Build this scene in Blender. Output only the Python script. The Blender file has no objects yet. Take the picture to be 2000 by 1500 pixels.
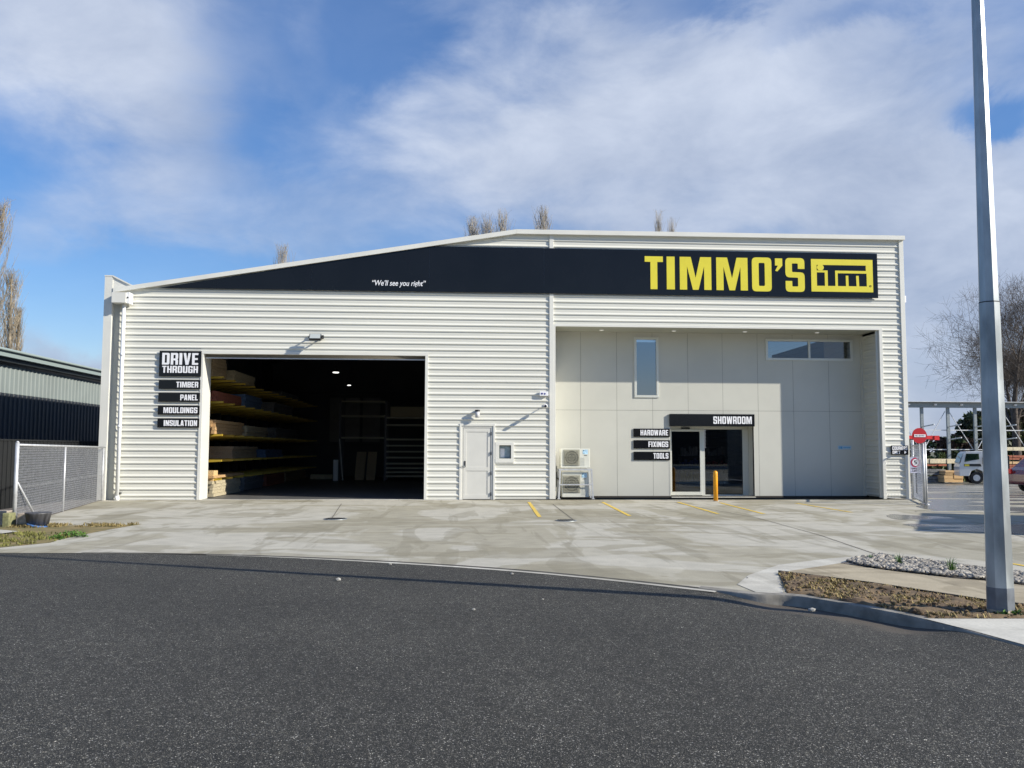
import bpy, bmesh, math, random
from mathutils import Vector, Matrix
R = math.radians
random.seed(7)
sc = bpy.context.scene
COL = sc.collection

# ---------------------------------------------------------------- camera
FPX = 1702.4
PITCH, YAW, ROLL = R(4.298), R(3.616), R(0.1665)
EYE = 1.43
_f = Vector((math.sin(YAW)*math.cos(PITCH), math.cos(YAW)*math.cos(PITCH), math.sin(PITCH)))
_r = Vector((math.cos(YAW), -math.sin(YAW), 0))
_u = _r.cross(_f)
RT = _r*math.cos(ROLL) + _u*math.sin(ROLL)
UP = -_r*math.sin(ROLL) + _u*math.cos(ROLL)
cam_d = bpy.data.cameras.new('camera'); cam = bpy.data.objects.new('camera', cam_d); COL.objects.link(cam)
cam_d.sensor_width = 36.0; cam_d.lens = FPX/2000*36.0; cam_d.clip_end = 3000; cam_d.clip_start = 0.05
m = Matrix((RT, UP, -_f)).transposed().to_4x4(); m.translation = Vector((0, 0, EYE)); cam.matrix_world = m
sc.camera = cam
def at(px, py, Y):                      # point of the plane y=Y seen at photo pixel px,py
    d = RT*((px-1000)/FPX) - UP*((py-750)/FPX) + _f
    d = d*(Y/d.y); return Vector((d.x, Y, d.z+EYE))
def gr(px, py, z=0.0):                  # point of the level z
    d = RT*((px-1000)/FPX) - UP*((py-750)/FPX) + _f
    d = d*((z-EYE)/d.z); return Vector((d.x, d.y, z))

# ---------------------------------------------------------------- light
AZ, EL = math.atan(0.435), R(28.3)
SUND = Vector((math.cos(EL)*math.cos(AZ), -math.cos(EL)*math.sin(AZ), math.sin(EL)))
sd = bpy.data.lights.new('sun', 'SUN'); sd.energy = 5.0; sd.angle = R(0.55); sd.color = (1.0, 0.94, 0.82)
so = bpy.data.objects.new('sun', sd); COL.objects.link(so)
so.rotation_euler = SUND.to_track_quat('Z', 'Y').to_euler(); so.location = (30, -20, 30)
sc.view_settings.view_transform = 'Standard'; sc.view_settings.look = 'None'
sc.view_settings.gamma = 1; sc.view_settings.exposure = 0.42

W = bpy.data.worlds.new('World'); sc.world = W; W.use_nodes = True
nt = W.node_tree; N = nt.nodes; L = nt.links; N.clear()
def nd(t, **k):
    n = N.new(t)
    for a, b in k.items(): setattr(n, a, b)
    return n
def mth(op, a, b=None, c=None, clamp=False):
    n = nd('ShaderNodeMath', operation=op, use_clamp=clamp)
    for i, v in enumerate((a, b, c)):
        if v is None: continue
        if isinstance(v, (int, float)): n.inputs[i].default_value = v
        else: L.new(v, n.inputs[i])
    return n.outputs[0]
def vm(op, a, b=None):
    n = nd('ShaderNodeVectorMath', operation=op)
    for i, v in enumerate((a, b)):
        if v is None: continue
        if isinstance(v, (tuple, Vector)): n.inputs[i].default_value = tuple(v)
        elif isinstance(v, (int, float)): n.inputs[3].default_value = v
        else: L.new(v, n.inputs[i])
    return n
sky = nd('ShaderNodeTexSky', sky_type='NISHITA'); sky.sun_disc = False
sky.sun_elevation = EL; sky.sun_rotation = math.atan2(SUND.x, SUND.y)
sky.air_density = 1.2; sky.dust_density = 0.15; sky.ozone_density = 3.0
tc = nd('ShaderNodeTexCoord')
dirv = tc.outputs['Generated']
n1 = nd('ShaderNodeTexNoise'); n1.inputs['Scale'].default_value = 2.6; n1.inputs['Detail'].default_value = 6; n1.inputs['Roughness'].default_value = .55
sv = vm('MULTIPLY', dirv, (1, 1, 1.9)); L.new(sv.outputs[0], n1.inputs['Vector'])
n2 = nd('ShaderNodeTexNoise'); n2.inputs['Scale'].default_value = 6.5; n2.inputs['Detail'].default_value = 10; n2.inputs['Roughness'].default_value = .58; n2.inputs['Distortion'].default_value = .25
L.new(sv.outputs[0], n2.inputs['Vector'])
wc = vm('SUBTRACT', n2.outputs['Color'], (.5, .5, .5)); ws = vm('SCALE', wc.outputs[0], 0.16)
wd = vm('ADD', dirv, ws.outputs[0])
def blob(px, py, rx, ry, w, tilt=0):
    c = (at(px, py, 10)-Vector((0, 0, EYE))).normalized()
    s = vm('SUBTRACT', wd.outputs[0], c)
    v = s.outputs[0]
    if tilt:
        rt = nd('ShaderNodeVectorRotate', rotation_type='Y_AXIS'); L.new(v, rt.inputs['Vector']); rt.inputs['Angle'].default_value = R(tilt); v = rt.outputs[0]
    v = vm('MULTIPLY', v, (FPX/rx*1.05, .6*FPX/rx, FPX/ry*1.05)).outputs[0]
    ln = vm('LENGTH', v).outputs[1]
    mr = nd('ShaderNodeMapRange', interpolation_type='SMOOTHSTEP'); L.new(ln, mr.inputs[0])
    mr.inputs[1].default_value = 1.0; mr.inputs[2].default_value = 0.0; mr.inputs[3].default_value = 0; mr.inputs[4].default_value = w
    return mr.outputs[0]
BL = [(1400, 230, 780, 330, .62), (1950, 420, 500, 330, .5), (120, 40, 480, 220, .55), (300, 230, 190, 260, .28),
      (600, 420, 480, 130, .22), (640, 70, 90, 130, .2), (130, 430, 200, 90, .2), (110, 690, 260, 90, .35), (1000, 330, 500, 200, .25),
      (1180, 30, 420, 120, .12), (1150, 40, 220, 90, .1),
      (1900, 640, 620, 260, .42), (1500, 450, 700, 170, .22), (260, 330, 420, 150, .14),
      (730, 90, 230, 130, -.3), (1380, 10, 260, 70, -.28), (1975, 190, 130, 60, -.5), (330, 560, 300, 150, -.25), (60, 560, 200, 60, -.15), (450, 200, 120, 200, -.12), (1660, 60, 200, 50, -.2), (150, 640, 180, 60, -.2)]
tot = mth('MULTIPLY', mth('SUBTRACT', n1.outputs['Fac'], .5), .55)
tot = mth('ADD', tot, mth('MULTIPLY', mth('SUBTRACT', n2.outputs['Fac'], .5), .35))
for b in BL: tot = mth('ADD', tot, blob(*b))
# behind the camera: broken cloud from the noise alone
sep = nd('ShaderNodeSeparateXYZ'); L.new(dirv, sep.inputs[0])
bk = nd('ShaderNodeMapRange', interpolation_type='SMOOTHSTEP'); L.new(sep.outputs[1], bk.inputs[0])
bk.inputs[1].default_value = .5; bk.inputs[2].default_value = -.2; bk.inputs[3].default_value = 0; bk.inputs[4].default_value = -.05
tot = mth('ADD', tot, bk.outputs[0])
hz = nd('ShaderNodeMapRange', interpolation_type='SMOOTHSTEP'); L.new(sep.outputs[2], hz.inputs[0])
hz.inputs[1].default_value = .13; hz.inputs[2].default_value = .0; hz.inputs[3].default_value = 0; hz.inputs[4].default_value = .38
tot = mth('ADD', tot, hz.outputs[0])
cm = nd('ShaderNodeMapRange', interpolation_type='SMOOTHSTEP'); L.new(tot, cm.inputs[0])
cm.inputs[1].default_value = -.12; cm.inputs[2].default_value = .62; cm.inputs[3].default_value = 0.14; cm.inputs[4].default_value = .93
ramp = nd('ShaderNodeValToRGB')
tone = mth('ADD', mth('MULTIPLY', n2.outputs['Fac'], .75), mth('MULTIPLY', n1.outputs['Fac'], .25))
tone = mth('ADD', tone, mth('MULTIPLY', sep.outputs[2], .35))
L.new(tone, ramp.inputs[0])
ramp.color_ramp.elements[0].position = .38; ramp.color_ramp.elements[0].color = (.30, .37, .52, 1)
ramp.color_ramp.elements[1].position = .78; ramp.color_ramp.elements[1].color = (.60, .66, .78, 1)
csc = vm('SCALE', ramp.outputs[0], 8.9)
hs = nd('ShaderNodeHueSaturation'); hs.inputs['Saturation'].default_value = 1.3; hs.inputs['Value'].default_value = 1.0
tint = vm('MULTIPLY', sky.outputs[0], (.93, .93, 1.10)); L.new(tint.outputs[0], hs.inputs['Color'])
mx = nd('ShaderNodeMixRGB'); L.new(cm.outputs[0], mx.inputs[0]); L.new(hs.outputs[0], mx.inputs[1]); L.new(csc.outputs[0], mx.inputs[2])
bg = nd('ShaderNodeBackground'); bg.inputs[1].default_value = 0.095; L.new(mx.outputs[0], bg.inputs[0])
wo = nd('ShaderNodeOutputWorld'); L.new(bg.outputs[0], wo.inputs[0])

# ---------------------------------------------------------------- materials
def mat(name, col, rough=.6, metal=0., var=0., vscale=3., bump=0., bscale=60., spec=.5, emis=None, estr=0, col2=None, detail=6, coat=0, stretch=None):
    M = bpy.data.materials.new(name); M.use_nodes = True
    t = M.node_tree; n = t.nodes; l = t.links; p = n['Principled BSDF']
    p.inputs['Base Color'].default_value = (*col, 1); p.inputs['Roughness'].default_value = rough
    p.inputs['Metallic'].default_value = metal; p.inputs['Specular IOR Level'].default_value = spec
    p.inputs['Coat Weight'].default_value = coat
    co = n.new('ShaderNodeTexCoord'); v = co.outputs['Object']
    if stretch:
        mp = n.new('ShaderNodeMapping'); mp.inputs['Scale'].default_value = stretch; l.new(v, mp.inputs[0]); v = mp.outputs[0]
    if var or col2:
        nz = n.new('ShaderNodeTexNoise'); nz.inputs['Scale'].default_value = vscale; nz.inputs['Detail'].default_value = detail; l.new(v, nz.inputs['Vector'])
        r = n.new('ShaderNodeValToRGB'); l.new(nz.outputs['Fac'], r.inputs[0])
        a = col2 if col2 else tuple(c*(1-var) for c in col); b = tuple(min(1, c*(1+var)) for c in col)
        r.color_ramp.elements[0].position = .36; r.color_ramp.elements[0].color = (*a, 1)
        r.color_ramp.elements[1].position = .64; r.color_ramp.elements[1].color = (*b, 1)
        l.new(r.outputs[0], p.inputs['Base Color'])
        rr = n.new('ShaderNodeMapRange'); l.new(nz.outputs['Fac'], rr.inputs[0]); rr.inputs[3].default_value = rough*.85; rr.inputs[4].default_value = min(1, rough*1.15)
        l.new(rr.outputs[0], p.inputs['Roughness'])
    if bump:
        nb = n.new('ShaderNodeTexNoise'); nb.inputs['Scale'].default_value = bscale; nb.inputs['Detail'].default_value = 4; l.new(v, nb.inputs['Vector'])
        bp = n.new('ShaderNodeBump'); bp.inputs['Strength'].default_value = bump; bp.inputs['Distance'].default_value = .01
        l.new(nb.outputs['Fac'], bp.inputs['Height']); l.new(bp.outputs[0], p.inputs['Normal'])
    if emis: p.inputs['Emission Color'].default_value = (*emis, 1); p.inputs['Emission Strength'].default_value = estr
    return M

M = {}
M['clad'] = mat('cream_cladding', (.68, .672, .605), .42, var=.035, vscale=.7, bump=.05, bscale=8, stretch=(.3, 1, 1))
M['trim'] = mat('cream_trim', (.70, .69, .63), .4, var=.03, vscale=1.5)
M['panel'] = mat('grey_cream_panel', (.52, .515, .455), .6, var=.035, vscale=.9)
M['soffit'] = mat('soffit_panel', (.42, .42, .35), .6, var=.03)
M['wframe'] = mat('window_frame', (.62, .62, .56), .35, metal=.2)
M['dark'] = mat('dark_metal', (.02, .021, .024), .45)
M['black_sign'] = mat('black_gloss_sign', (.007, .0075, .0095), .14, spec=.3, var=.15, vscale=.6)
M['signback'] = mat('sign_edge', (.12, .12, .13), .4)
M['yellow'] = mat('sign_yellow', (.70, .61, .04), .4, var=.03, vscale=2)
M['white'] = mat('sign_white', (.82, .82, .84), .4, var=.02)
M['pipe'] = mat('white_pipe', (.78, .79, .79), .3, var=.02)
M['door'] = mat('white_door', (.63, .62, .57), .4, var=.02)
M['steel'] = mat('galvanised_steel', (.24, .265, .275), .45, metal=.5, var=.14, vscale=14, bump=.04, bscale=40)
M['galv'] = mat('galvanised_tube', (.56, .57, .58), .45, metal=.45, var=.1, vscale=9)
M['polegalv'] = mat('galvanised_pole', (.36, .385, .39), .42, metal=.45, var=.34, vscale=4, bump=.06, bscale=30, stretch=(1, 1, .35))
M['poledark'] = mat('dark_pole_steel', (.13, .145, .165), .6, var=.2, vscale=9, bump=.1)
M['ac'] = mat('ivory_casing', (.66, .66, .58), .45, var=.04)
M['acdark'] = mat('grille_dark', (.06, .06, .05), .6)
M['blue'] = mat('blue_sticker', (.08, .33, .58), .4, var=.2, vscale=30)
M['bollard'] = mat('orange_yellow_paint', (.82, .36, .012), .35, var=.08, vscale=6)
M['shed'] = mat('pale_green_cladding', (.19, .22, .215), .5, var=.06, vscale=1)
M['sheddark'] = mat('dark_cladding', (.017, .022, .030), .5, var=.15, vscale=2)
M['roofg'] = mat('grey_roof_trim', (.25, .30, .29), .4)
M['rackyel'] = mat('rack_yellow', (.42, .29, .03), .5, var=.1)
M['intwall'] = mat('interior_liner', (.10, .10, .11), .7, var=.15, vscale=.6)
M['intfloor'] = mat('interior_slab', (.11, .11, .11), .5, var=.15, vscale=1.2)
M['red'] = mat('red_paint', (.55, .02, .02), .4, var=.1)
M['carred'] = mat('dark_red_paint', (.085, .012, .018), .22, coat=.6, spec=.5)
M['rubber'] = mat('rubber', (.018, .018, .019), .8, var=.2, vscale=20)
M['truckwhite'] = mat('white_truck_paint', (.70, .71, .70), .3, coat=.4, var=.03)
M['glassdark'] = mat('vehicle_glass', (.03, .045, .04), .05, spec=.8)
M['bark'] = mat('bark', (.085, .068, .056), .85, var=.3, vscale=6)
M['poplar'] = mat('poplar_twigs', (.33, .27, .19), .85, var=.35, vscale=.6)
M['poplarfar'] = mat('grey_twigs', (.33, .30, .26), .85, var=.3, vscale=.6)
M['leafdark'] = mat('evergreen_leaves', (.035, .05, .018), .6, var=.5, vscale=1.5)
M['leafmid'] = mat('hedge_leaves', (.06, .085, .022), .6, var=.5, vscale=1.5)
M['brown'] = mat('brown_undergrowth', (.07, .045, .035), .8, var=.4, vscale=1.5)
M['weed'] = mat('weed_leaves', (.07, .16, .02), .55, var=.4, vscale=20)
M['dryg'] = mat('dry_grass', (.27, .21, .085), .8, var=.35, vscale=12)
M['tub'] = mat('black_plastic', (.055, .055, .06), .5, var=.5, vscale=18, stretch=(1, 1, .1))
M['bluep'] = mat('blue_plastic', (.08, .20, .48), .4, var=.4, vscale=20)
M['block'] = mat('concrete_block', (.40, .34, .27), .9, var=.25, vscale=20, bump=.4)
M['mossblock'] = mat('mossy_block', (.21, .21, .10), .9, var=.3, vscale=14, bump=.4)
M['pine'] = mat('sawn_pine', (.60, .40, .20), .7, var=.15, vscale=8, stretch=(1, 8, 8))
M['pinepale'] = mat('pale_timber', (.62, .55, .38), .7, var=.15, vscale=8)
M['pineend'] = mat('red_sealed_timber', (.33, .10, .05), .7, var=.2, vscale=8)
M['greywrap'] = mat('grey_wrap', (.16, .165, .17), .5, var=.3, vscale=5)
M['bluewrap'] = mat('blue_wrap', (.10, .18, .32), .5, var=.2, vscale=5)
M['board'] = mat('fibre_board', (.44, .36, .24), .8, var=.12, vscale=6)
for k_, c_ in (('iw_pine', (0.468, 0.296, 0.140)), ('iw_pinepale', (0.421, 0.366, 0.250)), ('iw_pineend', (0.250, 0.078, 0.047)), ('iw_greywrap', (0.140, 0.144, 0.149)), ('iw_bluewrap', (0.078, 0.140, 0.265)), ('iw_board', (0.359, 0.272, 0.172))): M[k_] = mat('store_'+k_[3:], c_, .75, var=.2, vscale=7, stretch=(8, 1, 8))  # stock colours darkened for the store: indoor shade put into the base colour
M['osb'] = mat('strand_board', (.60, .42, .20), .8, var=.35, vscale=40)
M['paintyellow'] = mat('road_paint_yellow', (.72, .50, .08), .65, var=.2, vscale=25)
M['lamp'] = mat('lit_lamp', (1, 1, 1), .5, emis=(1, .98, .93), estr=3)
M['downl'] = mat('downlight_lens', (.8, .8, .75), .5, emis=(1, .98, .9), estr=.35)

def glass(name, refl, tint, rough=.01):
    G = bpy.data.materials.new(name); G.use_nodes = True; t = G.node_tree; n = t.nodes; l = t.links; n.clear()
    o = n.new('ShaderNodeOutputMaterial'); mxs = n.new('ShaderNodeMixShader'); tr = n.new('ShaderNodeBsdfTransparent'); gl = n.new('ShaderNodeBsdfGlossy')
    tr.inputs[0].default_value = (*tint, 1); gl.inputs['Roughness'].default_value = rough; gl.inputs['Color'].default_value = (.85, .92, 1, 1)
    fr = n.new('ShaderNodeFresnel'); fr.inputs[0].default_value = 1.5
    ad = n.new('ShaderNodeMath'); ad.operation = 'ADD'; ad.use_clamp = True; ad.inputs[1].default_value = refl
    l.new(fr.outputs[0], ad.inputs[0]); l.new(ad.outputs[0], mxs.inputs[0]); l.new(tr.outputs[0], mxs.inputs[1]); l.new(gl.outputs[0], mxs.inputs[2]); l.new(mxs.outputs[0], o.inputs[0])
    return G
M['glass'] = glass('tinted_glass', .24, (.30, .34, .36)); M['doorglass'] = glass('door_glass', .05, (.35, .36, .38))
M['cabglass'] = glass('cab_glass', .12, (.45, .55, .45)); M['lampglass'] = glass('flood_glass', .35, (.5, .5, .5))

# concrete with stains, damp streaks and fine pores
def concrete(name, base, stainc, wet=False):
    C = bpy.data.materials.new(name); C.use_nodes = True; t = C.node_tree; n = t.nodes; l = t.links; p = n['Principled BSDF']
    co = n.new('ShaderNodeTexCoord'); v = co.outputs['Object']
    def nz(s, d, st=(1, 1, 1), rot=0, dist=0):
        mp = n.new('ShaderNodeMapping'); mp.inputs['Scale'].default_value = st; mp.inputs['Rotation'].default_value = (0, 0, rot); l.new(v, mp.inputs[0])
        z = n.new('ShaderNodeTexNoise'); z.inputs['Scale'].default_value = s; z.inputs['Detail'].default_value = d; z.inputs['Distortion'].default_value = dist; l.new(mp.outputs[0], z.inputs['Vector']); return z.outputs['Fac']
    def mr(x, a, b, c, d):
        q = n.new('ShaderNodeMapRange'); q.interpolation_type = 'SMOOTHSTEP'; l.new(x, q.inputs[0])
        for i, k in enumerate((a, b, c, d)): q.inputs[i+1].default_value = k
        return q.outputs[0]
    def mix(f, a, b, bt='MIX'):
        q = n.new('ShaderNodeMixRGB'); q.blend_type = bt
        for i, k in enumerate((f, a, b)):
            if isinstance(k, tuple): q.inputs[i].default_value = (*k, 1)
            elif isinstance(k, (int, float)): q.inputs[i].default_value = k
            else: l.new(k, q.inputs[i])
        return q.outputs[0]
    broad = nz(.30, 8, (1, .7, 1), .35, .9); streak = nz(.9, 9, (1.5, .30, 1), .2, .9); fine = nz(45, 6); mid = nz(3.2, 7, (1, 1, 1), 0, .4); edge = nz(.55, 10, (.6, 1.1, 1), 1.0, 1.3); tyre = nz(1.6, 8, (2.2, .12, 1), -.5, .35)
    c = mix(mr(broad, .485, .53, 0, .62), base, stainc)
    c = mix(mr(edge, .53, .555, 0, .55), c, tuple(x*.86 for x in stainc))
    c = mix(mr(streak, .56, .60, 0, .42), c, tuple(x*.74 for x in stainc))
    c = mix(mr(streak, .34, .41, .42, 0), c, tuple(min(.8, x*1.10) for x in base))
    c = mix(mr(tyre, .60, .66, 0, .35), c, tuple(x*.66 for x in stainc))
    c = mix(1.0, c, mr_rgb(n, l, mid, .30, .72, .88, 1.10), 'MULTIPLY')
    c = mix(1.0, c, mr_rgb(n, l, fine, .3, .7, .90, 1.08), 'MULTIPLY')
    rough = .82
    if wet:
        w = mr(nz(.30, 8, (.45, 1.5, 1), .25, 1.0), .435, .475, 0, 1)
        c = mix(w, c, tuple(x*.30 for x in base)); 
        q = n.new('ShaderNodeMapRange'); l.new(w, q.inputs[0]); q.inputs[3].default_value = .82; q.inputs[4].default_value = .22; l.new(q.outputs[0], p.inputs['Roughness'])
    else: p.inputs['Roughness'].default_value = rough
    l.new(c, p.inputs['Base Color'])
    bp = n.new('ShaderNodeBump'); bp.inputs['Strength'].default_value = .25; bp.inputs['Distance'].default_value = .004; l.new(fine, bp.inputs['Height']); l.new(bp.outputs[0], p.inputs['Normal'])
    return C
def mr_rgb(n, l, x, a, b, c, d):
    q = n.new('ShaderNodeMapRange'); l.new(x, q.inputs[0])
    for i, k in enumerate((a, b, c, d)): q.inputs[i+1].default_value = k
    cc = n.new('ShaderNodeCombineColor')
    for i in range(3): l.new(q.outputs[0], cc.inputs[i])
    return cc.outputs[0]
M['conc'] = concrete('concrete_yard', (.46, .435, .36), (.30, .27, .185))
M['concwet'] = concrete('concrete_yard_wet', (.46, .435, .36), (.30, .27, .185), True)
M['path'] = concrete('footpath_concrete', (.42, .36, .25), (.29, .24, .155))
M['conclight'] = concrete('pale_concrete', (.56, .54, .47), (.48, .455, .385))
M['kerb'] = mat('kerb_concrete', (.31, .29, .25), .85, vscale=5, col2=(.17, .16, .135), bump=.3, detail=9)

def asphalt():
    A = bpy.data.materials.new('asphalt'); A.use_nodes = True; t = A.node_tree; n = t.nodes; l = t.links; p = n['Principled BSDF']
    co = n.new('ShaderNodeTexCoord'); v = co.outputs['Object']
    def vor(sc2, stops):
        vo = n.new('ShaderNodeTexVoronoi'); vo.inputs['Scale'].default_value = sc2; l.new(v, vo.inputs['Vector'])
        sp_ = n.new('ShaderNodeSeparateColor'); l.new(vo.outputs['Color'], sp_.inputs[0])
        r = n.new('ShaderNodeValToRGB'); l.new(sp_.outputs[0], r.inputs[0]); e = r.color_ramp.elements
        e[0].position = stops[0][0]; e[0].color = (*stops[0][1], 1); e[1].position = stops[1][0]; e[1].color = (*stops[1][1], 1)
        for pos, c in stops[2:]:
            k = e.new(pos); k.color = (*c, 1)
        return vo, r
    vo, r = vor(185, [(0, (.013, .0127, .011)), (.55, (.033, .0316, .027)), (.78, (.064, .061, .051)), (.9, (.11, .105, .088)), (.97, (.21, .20, .175)), (1.0, (.55, .53, .48))])
    vo2, r2 = vor(62, [(0, (.8, .8, .8)), (.86, (1.0, 1.0, .98)), (.94, (1.3, 1.3, 1.25)), (1.0, (1.9, 1.85, 1.75))])
    def mul(x, y):
        m_ = n.new('ShaderNodeMixRGB'); m_.blend_type = 'MULTIPLY'; m_.inputs[0].default_value = 1; l.new(x, m_.inputs[1]); l.new(y, m_.inputs[2]); return m_
    def nz(sc2, d=6):
        b = n.new('ShaderNodeTexNoise'); b.inputs['Scale'].default_value = sc2; b.inputs['Detail'].default_value = d; l.new(v, b.inputs['Vector']); return b.outputs['Fac']
    m1 = mul(r.outputs[0], r2.outputs[0]); m1 = mul(m1.outputs[0], mr_rgb(n, l, nz(.55), .3, .7, .82, 1.22)); m2 = mul(m1.outputs[0], mr_rgb(n, l, nz(9, 8), .3, .7, .82, 1.2))
    at_ = n.new('ShaderNodeAttribute'); at_.attribute_name = 'silt'
    b3 = n.new('ShaderNodeTexNoise'); b3.inputs['Scale'].default_value = 4; b3.inputs['Detail'].default_value = 7; l.new(v, b3.inputs['Vector'])
    mm = n.new('ShaderNodeMath'); mm.operation = 'MULTIPLY_ADD'; l.new(b3.outputs['Fac'], mm.inputs[0]); mm.inputs[1].default_value = 1.1; mm.inputs[2].default_value = -.55
    m5 = n.new('ShaderNodeMath'); m5.operation = 'ADD'; l.new(at_.outputs['Fac'], m5.inputs[0]); l.new(mm.outputs[0], m5.inputs[1])
    q5 = n.new('ShaderNodeMapRange'); q5.interpolation_type = 'SMOOTHSTEP'; l.new(m5.outputs[0], q5.inputs[0]); q5.inputs[1].default_value = .25; q5.inputs[2].default_value = .75; q5.inputs[4].default_value = .85
    m6 = n.new('ShaderNodeMixRGB'); l.new(q5.outputs[0], m6.inputs[0]); l.new(m2.outputs[0], m6.inputs[1]); m6.inputs[2].default_value = (.115, .098, .078, 1); m2 = m6
    l.new(m2.outputs[0], p.inputs['Base Color']); p.inputs['Roughness'].default_value = .78; p.inputs['Specular IOR Level'].default_value = .4
    bp = n.new('ShaderNodeBump'); bp.inputs['Strength'].default_value = .8; bp.inputs['Distance'].default_value = .006; l.new(vo.outputs['Distance'], bp.inputs['Height']); l.new(bp.outputs[0], p.inputs['Normal'])
    return A
M['asphalt'] = asphalt()
M['gutterdirt'] = mat('gutter_silt', (.15, .125, .095), .9, var=.4, vscale=9, bump=.5, bscale=50)
M['soil'] = mat('soil', (.20, .14, .075), .95, var=.1, vscale=5, bump=.8, bscale=30, col2=(.095, .062, .035), detail=9)
M['verge'] = mat('dry_verge', (.27, .20, .09), .95, vscale=3, bump=.8, bscale=30, col2=(.13, .12, .04), detail=9)
M['gravelbase'] = mat('gravel_bed', (.16, .14, .12), .95, var=.4, vscale=30, bump=.8, bscale=40)
M['stone'] = mat('river_stone', (.47, .43, .36), .8, vscale=14, col2=(.17, .155, .135), detail=2)
M['earth'] = mat('far_ground', (.12, .12, .07), .95, var=.3, vscale=.2)

# ---------------------------------------------------------------- mesh helpers
class MB:
    def __init__(s): s.v = []; s.f = []; s.sm = []
    def add(s, vs, fs, smooth=False):
        b = len(s.v); s.v += [tuple(v) for v in vs]; s.f += [tuple(i+b for i in f) for f in fs]; s.sm += [smooth]*len(fs); return s
    def box(s, x0, x1, y0, y1, z0, z1):
        vs = [(x, y, z) for z in (z0, z1) for y in (y0, y1) for x in (x0, x1)]
        return s.add(vs, [(0, 2, 3, 1), (4, 5, 7, 6), (0, 1, 5, 4), (2, 6, 7, 3), (0, 4, 6, 2), (1, 3, 7, 5)])
    def obox(s, c, ax, ay, az):           # oriented box: centre + half axes
        c = Vector(c); vs = [c + ax*i + ay*j + az*k for k in (-1, 1) for j in (-1, 1) for i in (-1, 1)]
        return s.add(vs, [(0, 2, 3, 1), (4, 5, 7, 6), (0, 1, 5, 4), (2, 6, 7, 3), (0, 4, 6, 2), (1, 3, 7, 5)])
    def bar(s, a, b, w, h=None):          # square bar from a to b
        a = Vector(a); b = Vector(b); d = b-a; h = h or w
        up = Vector((0, 0, 1)) if abs(d.normalized().z) < .9 else Vector((1, 0, 0))
        sx = d.cross(up).normalized(); sz = sx.cross(d).normalized()
        return s.obox((a+b)/2, d/2, sx*w/2, sz*h/2)
    def tube(s, pts, rad, n=10, caps=True, phase=0.0, smooth=True):
        pts = [Vector(p) for p in pts]; rad = rad if isinstance(rad, (list, tuple)) else [rad]*len(pts)
        b = len(s.v); prev = None
        for i, p in enumerate(pts):
            d = (pts[min(i+1, len(pts)-1)]-pts[max(i-1, 0)]).normalized()
            if prev is None:
                up = Vector((0, 0, 1)) if abs(d.z) < .9 else Vector((1, 0, 0))
                sx = d.cross(up).normalized()
            else: sx = (prev - d*prev.dot(d)).normalized()
            prev = sx; sy = d.cross(sx)
            for k in range(n):
                a = 2*math.pi*k/n+phase; s.v.append(tuple(p+(sx*math.cos(a)+sy*math.sin(a))*rad[i]))
        for i in range(len(pts)-1):
            for k in range(n):
                k2 = (k+1) % n; s.f.append((b+i*n+k, b+i*n+k2, b+(i+1)*n+k2, b+(i+1)*n+k)); s.sm.append(smooth)
        if caps:
            s.f.append(tuple(b+k for k in reversed(range(n)))); s.sm.append(False)
            s.f.append(tuple(b+(len(pts)-1)*n+k for k in range(n))); s.sm.append(False)
        return s
    def prism(s, pts, y0, y1):            # polygon in xz, extruded y0..y1
        n = len(pts); vs = [(x, y0, z) for x, z in pts]+[(x, y1, z) for x, z in pts]
        return s.add(vs, [tuple(range(n)), tuple(reversed(range(n, 2*n)))]+[(i, i+n, (i+1) % n+n, (i+1) % n) for i in range(n)])
    def slab(s, pts, z0, z1):             # polygon in xy
        n = len(pts); vs = [(p[0], p[1], z0) for p in pts]+[(p[0], p[1], z1) for p in pts]
        return s.add(vs, [tuple(reversed(range(n))), tuple(range(n, 2*n))]+[(i, (i+1) % n, (i+1) % n+n, i+n) for i in range(n)])
    def build(s, name, m, parent=None, recalc=True, bevel=0):
        me = bpy.data.meshes.new(name); me.from_pydata(s.v, [], s.f); me.polygons.foreach_set('use_smooth', s.sm)
        me.materials.append(m)
        if recalc:
            bm = bmesh.new(); bm.from_mesh(me); bmesh.ops.recalc_face_normals(bm, faces=bm.faces); bm.to_mesh(me); bm.free()
        o = bpy.data.objects.new(name, me); COL.objects.link(o)
        if parent: o.parent = parent; o.matrix_parent_inverse = Matrix.Identity(4) if parent.type != 'EMPTY' else parent_inv(parent)
        if bevel:
            b = o.modifiers.new('bevel', 'BEVEL'); b.width = bevel; b.segments = 2; b.limit_method = 'ANGLE'
        return o
INV = {}
def parent_inv(p):
    if p.name not in INV: INV[p.name] = Matrix.Translation(-Vector(p.location))
    return INV[p.name]
def thing(name, label, cat, loc=(0, 0, 0), group=None):
    o = bpy.data.objects.new(name, None); o.empty_display_size = .2; COL.objects.link(o); o.location = loc
    o['label'] = label; o['category'] = cat
    if group: o['group'] = group
    return o
def tag(o, label, cat, group=None):
    o['label'] = label; o['category'] = cat
    if group: o['group'] = group
    return o
def struct(o): o['kind'] = 'structure'; return o
def stuff(o, label=None, cat=None):
    o['kind'] = 'stuff'
    if label: o['label'] = label; o['category'] = cat
    return o
def copy_tree(o, dloc, parent=None):
    c = o.copy(); COL.objects.link(c)
    if parent: c.parent = parent
    else: c.location = Vector(o.location)+Vector(dloc)
    for ch in list(o.children): copy_tree(ch, dloc, c)
    return c

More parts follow.
